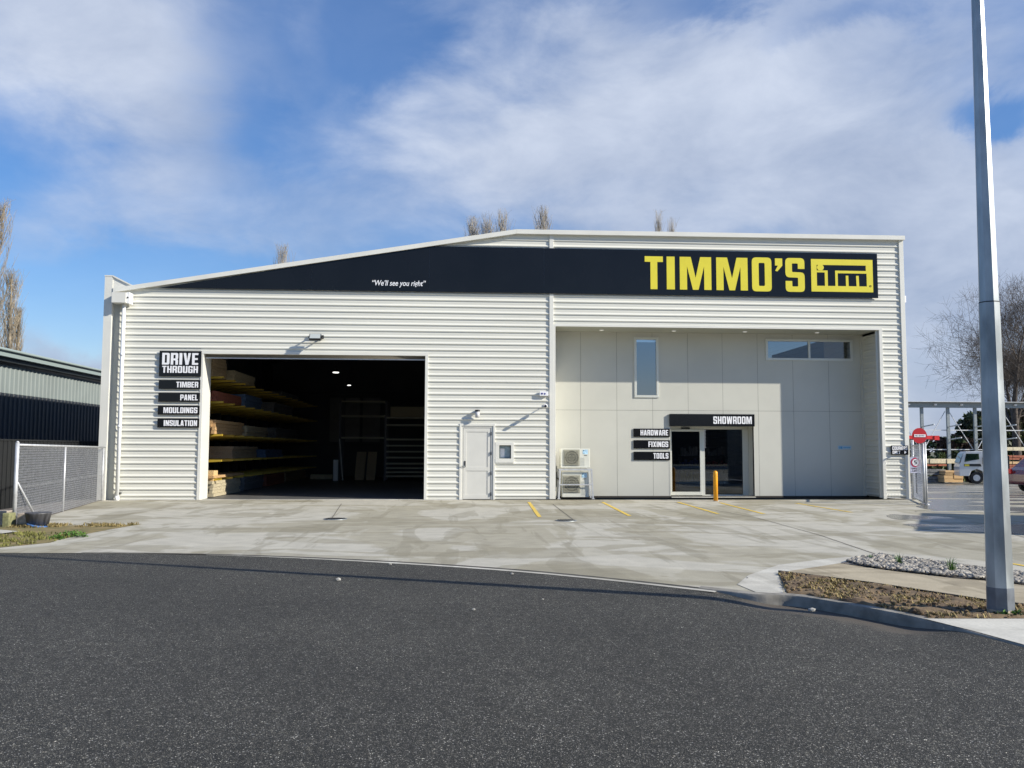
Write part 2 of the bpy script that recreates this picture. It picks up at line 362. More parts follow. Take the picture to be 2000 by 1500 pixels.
# ---------------------------------------------------------------- ground, road, yard
KA = [gr(*p) for p in ((0, 1080), (250, 1080), (500, 1085), (750, 1096), (1000, 1112), (1200, 1131), (1400, 1153), (1480, 1163))]
KB = [gr(*p) for p in ((1540, 1163), (1600, 1171), (1700, 1189), (1800, 1208), (1900, 1236), (2000, 1262))]
KL = [Vector((-34, 6, 0)), Vector((-22, 10.4, 0)), Vector((-14, 12.1, 0)), Vector((-9.5, 12.55, 0))]
KR = [Vector((4.35, 5.3, 0)), Vector((4.9, 3, 0)), Vector((5.6, -1, 0)), Vector((6, -8, 0)), Vector((6, -24, 0))]
# smooth kerb line
def chaikin(P, k=2):
    for _ in range(k):
        Q = [P[0]]
        for a, b in zip(P, P[1:]): Q += [a*.75+b*.25, a*.25+b*.75]
        Q.append(P[-1]); P = Q
    return P
K = chaikin(KL+KA+KB+KR, 2)
C0 = Vector((-6, -8, 0))
ss = [0, .003, .006, .010, .014, .019, .024, .030, .036, .043, .05, .06, .07, .08, .095, .11, .13, .2, .35, .6, 1]
def sst(a, b, x): x = min(1, max(0, (x-a)/(b-a))); return x*x*(3-2*x)
def islandf(p): return sst(2.55, 3.25, p.x)*(1-sst(0, .9, 7.6-p.y)) if p.y < 9.5 else 0
rv = []; rf = []
for i, k in enumerate(K):
    for s_ in ss:
        q = k.lerp(C0, s_); d = (q-k).length
        z = -.004 - .09*islandf(k)*math.exp(-(d/.8)**2)
        rv.append((q.x, q.y, z))
n_ = len(ss)
for i in range(len(K)-1):
    for j in range(n_-1): rf.append((i*n_+j, i*n_+j+1, (i+1)*n_+j+1, (i+1)*n_+j))
b = len(rv); rv += [(-34, 6, -.004), (-34, -40, -.004), (6, -40, -.004), (6, -24, -.004), (-6, -8, -.004)]
rf += [(b, b+4, b+1), (b+1, b+4, b+2), (b+2, b+4, b+3)]
mb = MB(); mb.add(rv, rf); road = struct(mb.build('road', M['asphalt']))
sa = road.data.attributes.new('silt', 'FLOAT', 'POINT')
for i, k in enumerate(K):
    for j, s_ in enumerate(ss): sa.data[i*n_+j].value = max(islandf(k), .25*sst(-8, 0, k.x) if k.y > 8 else 0)*math.exp(-(((C0-k).length*s_)/.62)**2)
# concrete forecourt, joined to the kerb line
iL = len(K)
poly = [(p.x, p.y) for p in K]+[(70, -24), (70, 24.97), (-9.9, 24.97), (-34, 24.97)]
bm = bmesh.new(); vs = [bm.verts.new((x, y, 0)) for x, y in poly]; bm.faces.new(vs); bmesh.ops.triangulate(bm, faces=bm.faces)
me = bpy.data.meshes.new('forecourt'); bm.to_mesh(me); bm.free(); me.materials.append(M['conc'])
fo = bpy.data.objects.new('forecourt', me); COL.objects.link(fo); struct(fo)
# yard falling away behind, wet in places
mb = MB(); mb.add([(13.31, 24.97, .0), (90, 24.97, 0), (90, 120, -2.47), (13.31, 120, -2.47)], [(0, 1, 2, 3)]); struct(mb.build('yard', M['concwet']))
def gy(Y): return -.026*max(0, Y-24.97)
mb = MB(); mb.add([(-1500, -600, -2.6), (1500, -600, -2.6), (1500, 2500, -2.6), (-1500, 2500, -2.6)], [(0, 1, 2, 3)]); struct(mb.build('ground', M['earth']))
mb = MB(); mb.box(-120, -9.93, 24.98, 130, -.6, -.02); struct(mb.build('side_ground', M['gravelbase']))
# kerb face of the verge island
mb = MB(); kk = [k for k in K if k.x > 2.35 and k.y > 4.5 and k.y < 9.6]
def kz(p): return -.004-.09*islandf(p)-.012
for prof_ in (((-.13, 0), (.0, 0)), ((.0, 0), (.010, .12), (.016, .4), (.03, 1))):
    b0_ = len(mb.v); n2 = len(prof_)
    for q in kk:
        na = (C0-q).normalized()
        for o_, f_ in prof_: mb.v.append((q.x+na.x*o_, q.y+na.y*o_, .007+f_*(kz(q)-.007)))
    for i in range(len(kk)-1):
        for j in range(n2-1): mb.f.append((b0_+i*n2+j, b0_+(i+1)*n2+j, b0_+(i+1)*n2+j+1, b0_+i*n2+j+1)); mb.sm.append(True)
struct(mb.build('kerb', M['kerb']))
# thin pale dish strip along the driveway edge and a painted dark strip for its shaded face
for nm, o0, o1, zz, mm_, xm in (('driveway_lip', .02, .12, .0, 'conclight', -3.4), ('lip_shade', -.06, .02, .003, 'lipshade', -5.5)):
    if mm_ == 'lipshade': M['lipshade'] = mat('lip_shade_dark', (.07, .065, .055), .9, var=.4, vscale=6)
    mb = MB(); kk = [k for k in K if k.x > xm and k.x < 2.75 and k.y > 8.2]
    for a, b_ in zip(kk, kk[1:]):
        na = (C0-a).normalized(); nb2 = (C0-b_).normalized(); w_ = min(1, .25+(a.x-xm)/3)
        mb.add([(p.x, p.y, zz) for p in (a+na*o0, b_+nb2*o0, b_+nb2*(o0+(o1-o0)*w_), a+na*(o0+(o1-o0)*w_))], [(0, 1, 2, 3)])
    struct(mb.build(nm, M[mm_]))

def sheet(name, pts, z, m, kind=True):
    bm = bmesh.new(); vs = [bm.verts.new((p[0], p[1], z)) for p in pts]; bm.faces.new(vs); bmesh.ops.triangulate(bm, faces=bm.faces)
    bmesh.ops.recalc_face_normals(bm, faces=bm.faces)
    me = bpy.data.meshes.new(name); bm.to_mesh(me); bm.free(); me.materials.append(m)
    o = bpy.data.objects.new(name, me); COL.objects.link(o)
    if kind: struct(o)
    return o
def inside(p, poly):
    x, y = p; c = False; j = len(poly)-1
    for i in range(len(poly)):
        a, b = poly[i], poly[j]
        if (a[1] > y) != (b[1] > y) and x < (b[0]-a[0])*(y-a[1])/(b[1]-a[1])+a[0]: c = not c
        j = i
    return c
def bumpy(name, poly, z, amp, step, m, seed=1):       # rough earth patch: fine grid clipped to polygon, displaced
    from mathutils import noise
    bm = bmesh.new(); vs = [bm.verts.new((p[0], p[1], 0)) for p in poly]; bm.faces.new(vs)
    xs = [p[0] for p in poly]; ys = [p[1] for p in poly]
    x = min(xs)+step
    while x < max(xs):
        bmesh.ops.bisect_plane(bm, geom=bm.verts[:]+bm.edges[:]+bm.faces[:], plane_co=(x, 0, 0), plane_no=(1, 0, 0)); x += step
    y = min(ys)+step
    while y < max(ys):
        bmesh.ops.bisect_plane(bm, geom=bm.verts[:]+bm.edges[:]+bm.faces[:], plane_co=(0, y, 0), plane_no=(0, 1, 0)); y += step
    for v in bm.verts:
        h = noise.fractal(Vector((v.co.x*3.1+seed, v.co.y*3.1, 0)), 1, 2, 5)+.35*noise.noise(Vector((v.co.x*17, v.co.y*17, seed)))
        v.co.z = z+(0 if v.is_boundary else max(0, amp*(.5+h)))
    bmesh.ops.recalc_face_normals(bm, faces=bm.faces)
    me = bpy.data.meshes.new(name); bm.to_mesh(me); bm.free(); me.materials.append(m)
    for p_ in me.polygons: p_.use_smooth = True
    o = bpy.data.objects.new(name, me); COL.objects.link(o); return struct(o)
g2 = lambda *L_: [(gr(*p).x, gr(*p).y) for p in L_]
def ragged(P, amp, rnd, k=3):
    for _ in range(k):
        Q = []
        for a, b_ in zip(P, P[1:]):
            d = Vector((b_[0]-a[0], b_[1]-a[1])); q = (Vector(a)+Vector(b_))/2+Vector((-d.y, d.x)).normalized()*rnd.uniform(-1, 1)*amp*d.length
            Q += [a, (q.x, q.y)]
        Q.append(P[-1]); P = Q
    return P
sheet('wet_concrete', ragged([(13.4, 24.0), (12.35, 22.6), (11.6, 20.6), (9.3, 18.4), (9.3, 17.2), (8.4, 15.6), (10.4, 14.2), (14, 12.6), (20, 11.5)], .16, random.Random(4))+[(60, 10), (60, 24.93), (13.4, 24.93)], .004, M['concwet'])
# verge island on the right
dirt = g2((1521, 1120), (1538, 1160), (1572, 1163), (1690, 1183), (1800, 1203), (1812, 1209), (2020, 1209), (2040, 1192), (1925, 1178), (1700, 1144))
bumpy('soil_verge', dirt, .006, .032, .06, M['soil'])
pth = g2((1521, 1119), (1640, 1101), (1700, 1110), (1750, 1117), (1860, 1130), (1925, 1135), (2000, 1144), (2200, 1168), (2200, 1215), (2000, 1187), (1925, 1177), (1700, 1142))
sheet('footpath', pth, .006, M['path'])
grv = g2((1641, 1101), (1718, 1086), (1925, 1114), (2000, 1124), (2300, 1165), (2300, 1185), (2000, 1143), (1925, 1134), (1860, 1129), (1750, 1116))
sheet('gravel_bed', grv, .010, M['gravelbase'])
sheet('pale_crossing', g2((1806, 1211), (1905, 1236), (2000, 1262), (2300, 1340), (2300, 1211)), .012, M['conclight'])
sheet('pale_apron', g2((1530, 1160), (1519, 1120), (1640, 1100.5), (1716, 1085), (1620, 1091), (1520, 1104), (1462, 1124), (1440, 1142), (1476, 1157)), .0045, M['conclight'])
# timber edging boards
def edging(pts, name='garden_edging'):
    mb = MB()
    for a, b_ in zip(pts, pts[1:]): mb.bar((a[0], a[1], .0), (b_[0], b_[1], .0), .022, .07)
    return struct(mb.build(name, mat('dark_edging', (.035, .028, .022), .8, var=.3, vscale=10)))
edging(g2((1521, 1120), (1700, 1143), (1925, 1177.5), (2040, 1191))); edging(g2((1718, 1085.5), (1925, 1113), (2000, 1123), (2300, 1164)))
# loose stones of the gravel strip: nobody could count them
mb = MB(); cnt = 0; xs = [p[0] for p in grv]; ys = [p[1] for p in grv]
ICO = bmesh.new(); bmesh.ops.create_icosphere(ICO, subdivisions=1, radius=1); IV = [v.co.copy() for v in ICO.verts]; IF = [tuple(v.index for v in f.verts) for f in ICO.faces]; ICO.free()
while cnt < 2600:
    p = (random.uniform(5.0, 8.2), random.uniform(8.6, 11.9))
    if not inside(p, grv): continue
    r0 = random.uniform(.014, .036); q = Matrix.Rotation(random.uniform(0, 6.28), 3, 'Z') @ Matrix.Rotation(random.uniform(-.5, .5), 3, 'X')
    c = Vector((p[0], p[1], .012+r0*.45+random.uniform(0, .012))); sx, sy, sz = r0*random.uniform(.8, 1.5), r0*random.uniform(.7, 1.1), r0*random.uniform(.45, .8)
    mb.add([c+q @ Vector((v.x*sx*random.uniform(.9, 1.1), v.y*sy, v.z*sz)) for v in IV], IF); cnt += 1
stuff(mb.build('gravel', M['stone'], recalc=False), 'loose grey river stones in the planting strip beside the footpath', 'gravel')
# left verge
vg = [(-14, 16.9), (-7.7, 16.9), (-6.9, 16.72), (-6.15, 16.88), (-5.93, 17.06), (-6.1, 16.0), (-6.17, 14.97), (-6.2, 14.2), (-6.13, 13.78), (-6.54, 13.12), (-14, 12.95)]
bumpy('left_verge', vg, .005, .012, .12, M['verge'], 5)
sheet('left_path', [(-14, 15.95), (-7.9, 15.7), (-7.35, 15.35), (-7.5, 14.75), (-14, 14.6)], .032, M['conclight'])
sheet('gravel_strip', [(-34, 24.96), (-34, 16.95), (-8.12, 16.95), (-9.80, 24.96)], .006, M['gravelbase'])

def tufts(name, poly, n, hmin, hmax, m, seed, clump=True, z=.01, w=.006, label=None):
    rnd = random.Random(seed); mb = MB(); xs = [p[0] for p in poly]; ys = [p[1] for p in poly]; k = 0
    from mathutils import noise
    while k < n:
        x, y = rnd.uniform(min(xs), max(xs)), rnd.uniform(min(ys), max(ys))
        if not inside((x, y), poly): continue
        if clump and noise.noise(Vector((x*2.2, y*2.2, seed))) < rnd.uniform(-.3, .35): k += .15; continue
        k += 1
        for _ in range(rnd.randint(3, 6)):
            a = rnd.uniform(0, 6.28); h = rnd.uniform(hmin, hmax); l_ = rnd.uniform(.2, 1.1)*h
            bx, by = x+rnd.uniform(-.02, .02), y+rnd.uniform(-.02, .02); s_ = Vector((-math.sin(a), math.cos(a), 0))*w; d_ = Vector((math.cos(a), math.sin(a), 0))
            b0 = Vector((bx, by, z)); mid = b0+d_*l_*.4+Vector((0, 0, h*.65)); tip = b0+d_*l_+Vector((0, 0, h))
            mb.add([b0-s_, b0+s_, mid+s_*.8, mid-s_*.8, tip], [(0, 1, 2, 3), (3, 2, 4)])
    o = mb.build(name, m, recalc=False)
    return stuff(o, label, 'grass') if label else o
tufts('dry_grass', dirt, 900, .012, .045, M['dryg'], 3, label='sparse dry grass on the soil verge by the street light')
tufts('verge_grass', [(-14, 14.6), (-7.5, 14.7), (-7.3, 15.3), (-6.2, 14.9), (-6.1, 13.8), (-6.6, 13.1), (-14, 12.95)], 1900, .02, .07, mat('olive_grass', (.17, .17, .045), .8, var=.4, vscale=6), 4, label='patchy yellow green grass beside the kerb at far left')
tufts('verge_grass', [(-8, 16.9), (-6.15, 16.85), (-5.95, 17.0), (-6.1, 16.4), (-8, 16.2)], 500, .02, .06, M['dryg'], 9, label='thin dry grass strip in front of the black tub')

# joints, drains, markings
mb = MB()
J = mat('joint_filler', (.16, .14, .11), .9)
def jl(*pts):
    P = [gr(*p) for p in pts]
    for a, b_ in zip(P, P[1:]):
        d = (b_-a).normalized(); s_ = Vector((-d.y, d.x, 0))*.009
        mb.add([(p.x, p.y, .0045) for p in (a-s_, b_-s_, b_+s_, a+s_)], [(0, 1, 2, 3)])
jl((1318, 982), (1480, 1012), (1600, 1045), (1718, 1085)); jl((1080, 985), (1122, 1017)); jl((667, 984), (648, 1013)); jl((1905, 1025), (2100, 1075))
struct(mb.build('concrete_joints', J))
def ring(px, py, r, lab):
    c = gr(px, py); mb = MB(); mb.tube([(c.x, c.y, -.02), (c.x, c.y, .012)], r, 20); t_ = thing('drain_cover', lab, 'drain cover', (c.x, c.y, 0), 'drain covers in the concrete')
    mb.build('frame', M['steel'], t_)
    m2 = MB(); m2.tube([(c.x, c.y, .0), (c.x, c.y, .016)], r*.86, 20)
    for k in range(-3, 4): m2.box(c.x+k*r*.22-.008, c.x+k*r*.22+.008, c.y-r*.6, c.y+r*.6, .012, .02)
    m2.build('grate', M['dark'], t_)
ring(655, 1014, .24, 'round dark drain cover in the concrete before the open roller doorway'); ring(1106, 1017, .22, 'round dark drain cover in front of the stacked outdoor units')
for a, b_ in (((1033, 981), (1054, 1010)), ((1177, 981), (1230, 1008)), ((1324, 981), (1403, 1004)), ((1406, 982), (1492, 1004)), ((1555, 983), (1664, 1001)), ((1962, 1099), (2040, 1112))):
    A, B = gr(*a), gr(*b_); d = (B-A).normalized(); s_ = Vector((-d.y, d.x, 0))*.045; mm = MB()
    nseg = 14
    for i in range(nseg):
        p, q = A.lerp(B, i/nseg), A.lerp(B, (i+1)/nseg); w1 = s_*random.uniform(.85, 1.05)
        mm.add([(v.x, v.y, .0055) for v in (p-w1, q-w1, q+w1, p+w1)], [(0, 1, 2, 3)])
    struct(mm.build('parking_line', M['paintyellow']))
# loose stones on the road, too small to be told apart
mb = MB()
for _ in range(55):
    x, y = random.uniform(-8, 4.5), random.uniform(5, 12.3)
    if (Vector((x, y, 0))-C0).length > 20.3*1.0 or y > 11.8-max(0, (x+3))*.6: continue
    r0 = random.choice((.003, .004, .004, .005, .006)); c = Vector((x, y, r0*.4))
    mb.add([c+Vector((v.x*r0*random.uniform(.8, 1.4), v.y*r0, v.z*r0*.7)) for v in IV], IF)
for px, py, r0 in ((661, 1133, .03), (925, 1192, .016), (1586, 1193, .03), (1460, 1130, .012), (1060, 1172, .012), (762, 1103, .02), (1000, 1122, .02)):
    c = gr(px, py); mb.add([c+Vector((v.x*r0*random.uniform(.8, 1.4), v.y*r0, v.z*r0*.7+.008)) for v in IV], IF)
stuff(mb.build('loose_stones', mat('pale_stone', (.32, .31, .28), .8, var=.3, vscale=20)), 'loose pale stone chips scattered over the asphalt near the kerb', 'stones')
# clods and debris on the soil
mb = MB(); k = 0
while k < 420:
    p = (random.uniform(3, 5.4), random.uniform(7.1, 10.2))
    if not inside(p, dirt): continue
    k += 1; r0 = random.uniform(.006, .026); c = Vector((p[0], p[1], .02+r0*.3))
    mb.add([c+Vector((v.x*r0*random.uniform(.7, 1.4), v.y*r0*random.uniform(.7, 1.3), v.z*r0*.8)) for v in IV], IF)
stuff(mb.build('soil_clods', M['soil']), 'loose clods of brown earth on the verge beside the street light', 'soil')

# ---------------------------------------------------------------- glyphs (own block lettering)
def fil(P, rad, seg=4):
    out = []; n = len(P)
    for i, p in enumerate(P):
        r = rad[i] if isinstance(rad, (list, tuple)) else rad
        if r <= 0: out.append(p); continue
        a = Vector(P[i-1])-Vector(p); b_ = Vector(P[(i+1) % n])-Vector(p); pv = Vector(p)
        r = min(r, a.length*.49, b_.length*.49); s0 = pv+a.normalized()*r; s1 = pv+b_.normalized()*r
        for k in range(seg+1):
            t = k/seg; q = s0*(1-t)**2+pv*2*t*(1-t)+s1*t*t; out.append((q.x, q.y))
    return out
w = .62; a = .215; h = .16; c = .13
HO = lambda x0, y0, x1, y1: fil([(x0, y0), (x1, y0), (x1, y1), (x0, y1)], .04)
G = {}
G['I'] = (.235, [[(0, 0), (.235, 0), (.235, 1), (0, 1)]])
G['T'] = (.58, [[(.18, 0), (.40, 0), (.40, .83), (.58, .83), (.58, 1), (0, 1), (0, .83), (.18, .83)]])
G['L'] = (.5, [[(0, 0), (.5, 0), (.5, h+.01), (a, h+.01), (a, 1), (0, 1)]])
G['E'] = (.52, [[(0, 0), (.52, 0), (.52, h), (a, h), (a, .42), (.48, .42), (.48, .58), (a, .58), (a, .84), (.52, .84), (.52, 1), (0, 1)]])
G['F'] = (.5, [[(0, 0), (a, 0), (a, .41), (.46, .41), (.46, .57), (a, .57), (a, .84), (.5, .84), (.5, 1), (0, 1)]])
G['H'] = (w, [[(0, 0), (a, 0), (a, .42), (w-a, .42), (w-a, 0), (w, 0), (w, 1), (w-a, 1), (w-a, .58), (a, .58), (a, 1), (0, 1)]])
G['N'] = (w, [[(0, 0), (.2, 0), (.2, .5), (.4, 0), (w, 0), (w, 1), (w-.2, 1), (w-.2, .5), (.22, 1), (0, 1)]])
G['M'] = (.9, [[(0, 0), (.205, 0), (.205, .72), (.37, 0), (.53, 0), (.695, .72), (.695, 0), (.9, 0), (.9, 1), (.585, 1), (.45, .36), (.315, 1), (0, 1)]])
G['W'] = (.9, [[(.12, 0), (.37, 0), (.45, .55), (.53, 0), (.78, 0), (.9, 1), (.68, 1), (.63, .38), (.54, 1), (.36, 1), (.27, .38), (.22, 1), (0, 1)]])
G['V'] = (w, [[(.19, 0), (.43, 0), (w, 1), (w-.21, 1), (.31, .32), (.21, 1), (0, 1)]])
G['A'] = (w, [[(0, 0), (.21, 0), (.235, .18), (.385, .18), (.41, 0), (w, 0), (.46, 1), (.16, 1)], [(.26, .34), (.36, .34), (.31, .76)]])
G['X'] = (w, [[(0, 0), (.22, 0), (.31, .3), (.40, 0), (w, 0), (.43, .51), (w, 1), (.40, 1), (.31, .72), (.22, 1), (0, 1), (.19, .51)]])
G['Y'] = (w, [[(.2, 0), (.42, 0), (.42, .4), (w, 1), (.40, 1), (.31, .64), (.22, 1), (0, 1), (.2, .4)]])
G['K'] = (w, [[(0, 0), (a, 0), (a, .42), (.39, 0), (w, 0), (.42, .52), (w, 1), (.39, 1), (a, .6), (a, 1), (0, 1)]])
G['O'] = (w, [fil([(0, 0), (w, 0), (w, 1), (0, 1)], c), HO(a, h, w-a, 1-h)])
G['D'] = (w, [fil([(0, 0), (w, 0), (w, 1), (0, 1)], [0, c, c, 0]), HO(a, h, w-a, 1-h)])
G['U'] = (w, [fil([(0, 0), (w, 0), (w, 1), (w-a, 1), (w-a, h), (a, h), (a, 1), (0, 1)], [c, c, 0, 0, .04, .04, 0, 0])])
G['C'] = (w, [fil([(0, 0), (w, 0), (w, .38), (w-a, .38), (w-a, h), (a, h), (a, 1-h), (w-a, 1-h), (w-a, .64), (w, .64), (w, 1), (0, 1)], [c, c, 0, 0, .03, .03, .03, .03, 0, 0, c, c])])
G['G'] = (w, [fil([(0, 0), (w, 0), (w, .54), (.32, .54), (.32, .40), (w-a, .40), (w-a, h), (a, h), (a, 1-h), (w-a, 1-h), (w-a, .67), (w, .67), (w, 1), (0, 1)], [c, 0, 0, 0, 0, 0, .03, .03, .03, .03, 0, 0, c, c])])
G['S'] = (w, [fil([(0, 0), (w, 0), (w, .575), (a, .585), (a, 1-h), (w-a, 1-h), (w-a, .68), (w, .68), (w, 1), (0, 1), (0, .43), (w-a, .42), (w-a, h), (a, h), (a, .32), (0, .32)], [c, c, c, .03, .03, .03, 0, 0, c, c, c, .03, .03, .03, 0, 0])])
G['R'] = (w, [fil([(0, 0), (a, 0), (a, .37), (.36, .37), (w-a, .33), (w-a, 0), (w, 0), (w, .40), (.55, .455), (w, .53), (w, 1), (0, 1)], [0, 0, 0, .03, .03, 0, 0, .05, 0, .05, c, 0]), HO(a, .53, w-a, 1-h)])
G['P'] = (w, [fil([(0, 0), (a, 0), (a, .35), (w, .35), (w, 1), (0, 1)], [0, 0, 0, c, c, 0]), HO(a, .50, w-a, 1-h)])
G['B'] = (w, [fil([(0, 0), (w, 0), (w, .47), (.57, .51), (w, .55), (w, 1), (0, 1)], [0, c, .05, 0, .05, c, 0]), HO(a, h, w-a, .43), HO(a, .585, w-a, 1-h)])
G['5'] = (w, [fil([(0, 0), (w, 0), (w, .62), (a, .62), (a, 1-h), (w, 1-h), (w, 1), (0, 1), (0, .47), (w-a, .47), (w-a, h), (0, h)], [c, c, c, 0, 0, 0, 0, 0, 0, .03, .03, 0])])
G["'"] = (.2, [[(0, 1), (.2, 1), (.2, .78), (.06, .60), (0, .62), (.08, .78), (0, .78)]])
def shape2mesh(name, polys_sets, origin, ux, uz, nrm, thick, m, parent):
    """polys_sets: list of glyph contours in 2D metres; solid letters standing proud of their board"""
    cu = bpy.data.curves.new(name, 'CURVE'); cu.dimensions = '2D'; cu.fill_mode = 'BOTH'; cu.extrude = thick/2
    for P in polys_sets:
        sp = cu.splines.new('POLY'); sp.points.add(len(P)-1)
        for i, (x, y) in enumerate(P): sp.points[i].co = (x, y, 0, 1)
        sp.use_cyclic_u = True
    tmp = bpy.data.objects.new('tmp', cu); COL.objects.link(tmp)
    dg = bpy.context.evaluated_depsgraph_get(); me = bpy.data.meshes.new_from_object(tmp.evaluated_get(dg))
    bpy.data.objects.remove(tmp); me.name = name; me.materials.clear(); me.materials.append(m)
    mt = Matrix((ux, uz, nrm)).transposed().to_4x4(); mt.translation = Vector(origin)+Vector(nrm)*thick/2
    me.transform(mt)
    o = bpy.data.objects.new(name, me); COL.objects.link(o)
    if parent: o.parent = parent; o.matrix_parent_inverse = parent_inv(parent)
    return o
def word(txt, x0, z0, x1, z1, y, m, parent, name='lettering', gap=.075, thick=.006):
    x = 0; cont = []
    for ch in txt:
        if ch == ' ': x += .3; continue
        gw, cs = G[ch]
        cont += [[(px+x, py) for px, py in cc] for cc in cs]; x += gw+gap
    tot_ = x-gap; sx = (x1-x0)/tot_; sz = (z1-z0)
    cont = [[(px*sx, py*sz) for px, py in cc] for cc in cont]
    return shape2mesh(name, cont, (x0, y, z0), (1, 0, 0), (0, 0, 1), (0, -1, 0), thick, m, parent)
def sign(name, label, x0, z0, x1, z1, y, txts, group=None, m='black_sign', d=.02):
    t_ = thing(name, label, 'sign', ((x0+x1)/2, y, z0), group)
    MB().box(x0, x1, y-d, y, z0, z1).build('board', M[m], t_)
    for (s_, a_, b_, c_, d_) in txts: word(s_, a_, b_, c_, d_, y-d-.001, M['white'], t_, gap=.115)
    return t_
def fonttext(txt, x0, z0, x1, z1, y, m, parent, shear=.25, bold=.02, name='lettering', nrm=(0, -1, 0), ux=(1, 0, 0)):
    cu = bpy.data.curves.new(name, 'FONT'); cu.body = txt; cu.size = 1; cu.shear = shear; cu.offset = bold; cu.extrude = .0
    tmp = bpy.data.objects.new('tmp', cu); COL.objects.link(tmp)
    dg = bpy.context.evaluated_depsgraph_get(); me = bpy.data.meshes.new_from_object(tmp.evaluated_get(dg)); bpy.data.objects.remove(tmp)
    xs = [v.co.x for v in me.vertices]; ys = [v.co.y for v in me.vertices]
    sx = (x1-x0)/(max(xs)-min(xs)); sy = (z1-z0)/(max(ys)-min(ys))
    for v in me.vertices:
        a_ = (v.co.x-min(xs))*sx; b_ = (v.co.y-min(ys))*sy
        v.co = Vector((x0, y, z0))+Vector(ux)*a_+Vector((0, 0, 1))*b_
    me.materials.clear(); me.materials.append(m); me.name = name
    o = bpy.data.objects.new(name, me); COL.objects.link(o); o.parent = parent; o.matrix_parent_inverse = parent_inv(parent); return o

# ---------------------------------------------------------------- the warehouse
YF = 25.0; BK = 46.0; RB = 26.1
wh = thing('warehouse', 'cream corrugated steel warehouse and showroom with a wide open roller doorway', 'warehouse', (2, 25, 0))
PER = .1808; Z0 = .095
PROF = [(0, 0), (.010, .026), (.028, .030), (.040, .026), (.072, 0), (.118, 0), (.122, .004), (.130, .004), (.134, 0)]
def corr(mb, x0, x1, z0, z1, y=YF, swap=None):
    pts = []; k = math.floor((z0-Z0)/PER)-1
    while Z0+k*PER < z1+PER:
        for dz, d in PROF: pts.append((Z0+k*PER+dz, d))
        k += 1
    out = []
    for (za, da), (zb, db) in zip(pts, pts[1:]):
        if zb <= z0 or za >= z1: continue
        if za < z0: da += (db-da)*(z0-za)/(zb-za); za = z0
        if zb > z1: db = da+(db-da)*(z1-za)/(zb-za); zb = z1
        if not out: out.append((za, da))
        out.append((zb, db))
    if swap: vs = [swap(x, z, d) for z, d in out for x in (x0, x1)]
    else: vs = [(x, y-d, z) for z, d in out for x in (x0, x1)]
    mb.add(vs, [(2*i, 2*i+1, 2*i+3, 2*i+2) for i in range(len(out)-1)])
ZRT = 7.72
mb = MB()
for r_ in ((-9.48, -7.22, .03, 4.2), (-.83, .08, .02, 4.2), (.08, 1.10, 2.16, 4.2), (1.10, 2.66, .02, 1.05), (1.64, 2.66, 1.05, 1.63), (1.10, 2.66, 1.63, 4.2), (-7.22, -.83, 4.18, 4.2)):
    corr(mb, *r_)
mb.build('wall_cladding', M['clad'], wh, recalc=False)
# gable part above the doorway, cut along the roof slope
mb = MB(); corr(mb, -9.48, 2.66, 4.2, 7.75)
o = mb.build('wall_cladding', M['clad'], wh, recalc=False)
def roofz(x): return 5.90+(x+9.3)*(7.70-5.90)/(1.69+9.3)
bm = bmesh.new(); bm.from_mesh(o.data); sl = (7.70-5.90)/(1.69+9.3)
bmesh.ops.bisect_plane(bm, geom=bm.verts[:]+bm.edges[:]+bm.faces[:], plane_co=(-9.3, 0, 5.90), plane_no=Vector((-sl, 0, 1)).normalized(), clear_outer=True)
bm.to_mesh(o.data); bm.free()
mb = MB()
for r_ in ((2.78, 13.2, 5.06, ZRT), (12.60, 13.2, .06, 5.06)): corr(mb, *r_)
mb.build('wall_cladding', M['clad'], wh, recalc=False)
# side wall facing right, seen only from a step aside
mb = MB(); corr(mb, YF+.02, BK, .02, 7.72, swap=lambda s_, z, d: (13.28+d, s_, z)); mb.build('side_wall', M['clad'], wh)
MB().box(-9.9, -9.68, 24.88, BK, -.06, 6.25).build('parapet_wall', M['trim'], wh)
mb = MB(); mb.box(-9.908, -9.678, 24.872, BK, 6.25, 6.285)
mb.build('parapet_cap', M['trim'], wh)
mb = MB(); mb.prism([(-9.679, 5.79), (-9.17, 5.875), (-9.17, 5.99), (-9.679, 6.235)], 24.90, 25.3); mb.prism([(-9.677, 6.237), (-9.15, 5.985), (-9.15, 6.02), (-9.677, 6.285)], 24.868, 25.32)
mb.build('parapet_return', M['trim'], wh)
mb = MB(); mb.box(-9.68, -9.48, 25.05, 25.1, .0, 5.85); mb.box(-9.5, -9.478, 24.985, 25.1, .0, 5.85)
mb.build('corner_flashing', M['panel'], wh)
# flashings
mb = MB()
mb.box(2.66, 2.78, 24.955, 25.02, .02, ZRT+.04)
mb.box(13.18, 13.315, 24.95, 25.3, .02, ZRT+.02)
mb.box(2.78, 2.835, 24.96, RB, .02, 5.0)                      # recess left edge
mb.box(12.5, 12.60, 24.965, 25.03, .02, 5.0)
mb.box(2.78, 12.60, 24.962, 25.03, 5.0, 5.062)
mb.box(-7.225, -7.14, 24.96, 25.06, .0, 4.18); mb.box(-.915, -.83, 24.96, 25.06, .0, 4.18); mb.box(-7.225, -.83, 24.957, 25.06, 4.10, 4.185)
mb.box(.08, .135, 24.962, 25.05, .0, 2.165); mb.box(1.045, 1.10, 24.962, 25.05, .0, 2.165); mb.box(.135, 1.045, 24.964, 25.05, 2.10, 2.165)
mb.box(-9.48, -7.23, 24.975, 25.03, -.0, .035); mb.box(-.83, .08, 24.978, 25.03, 0, .02)
mb.build('flashing', M['trim'], wh, bevel=.004)
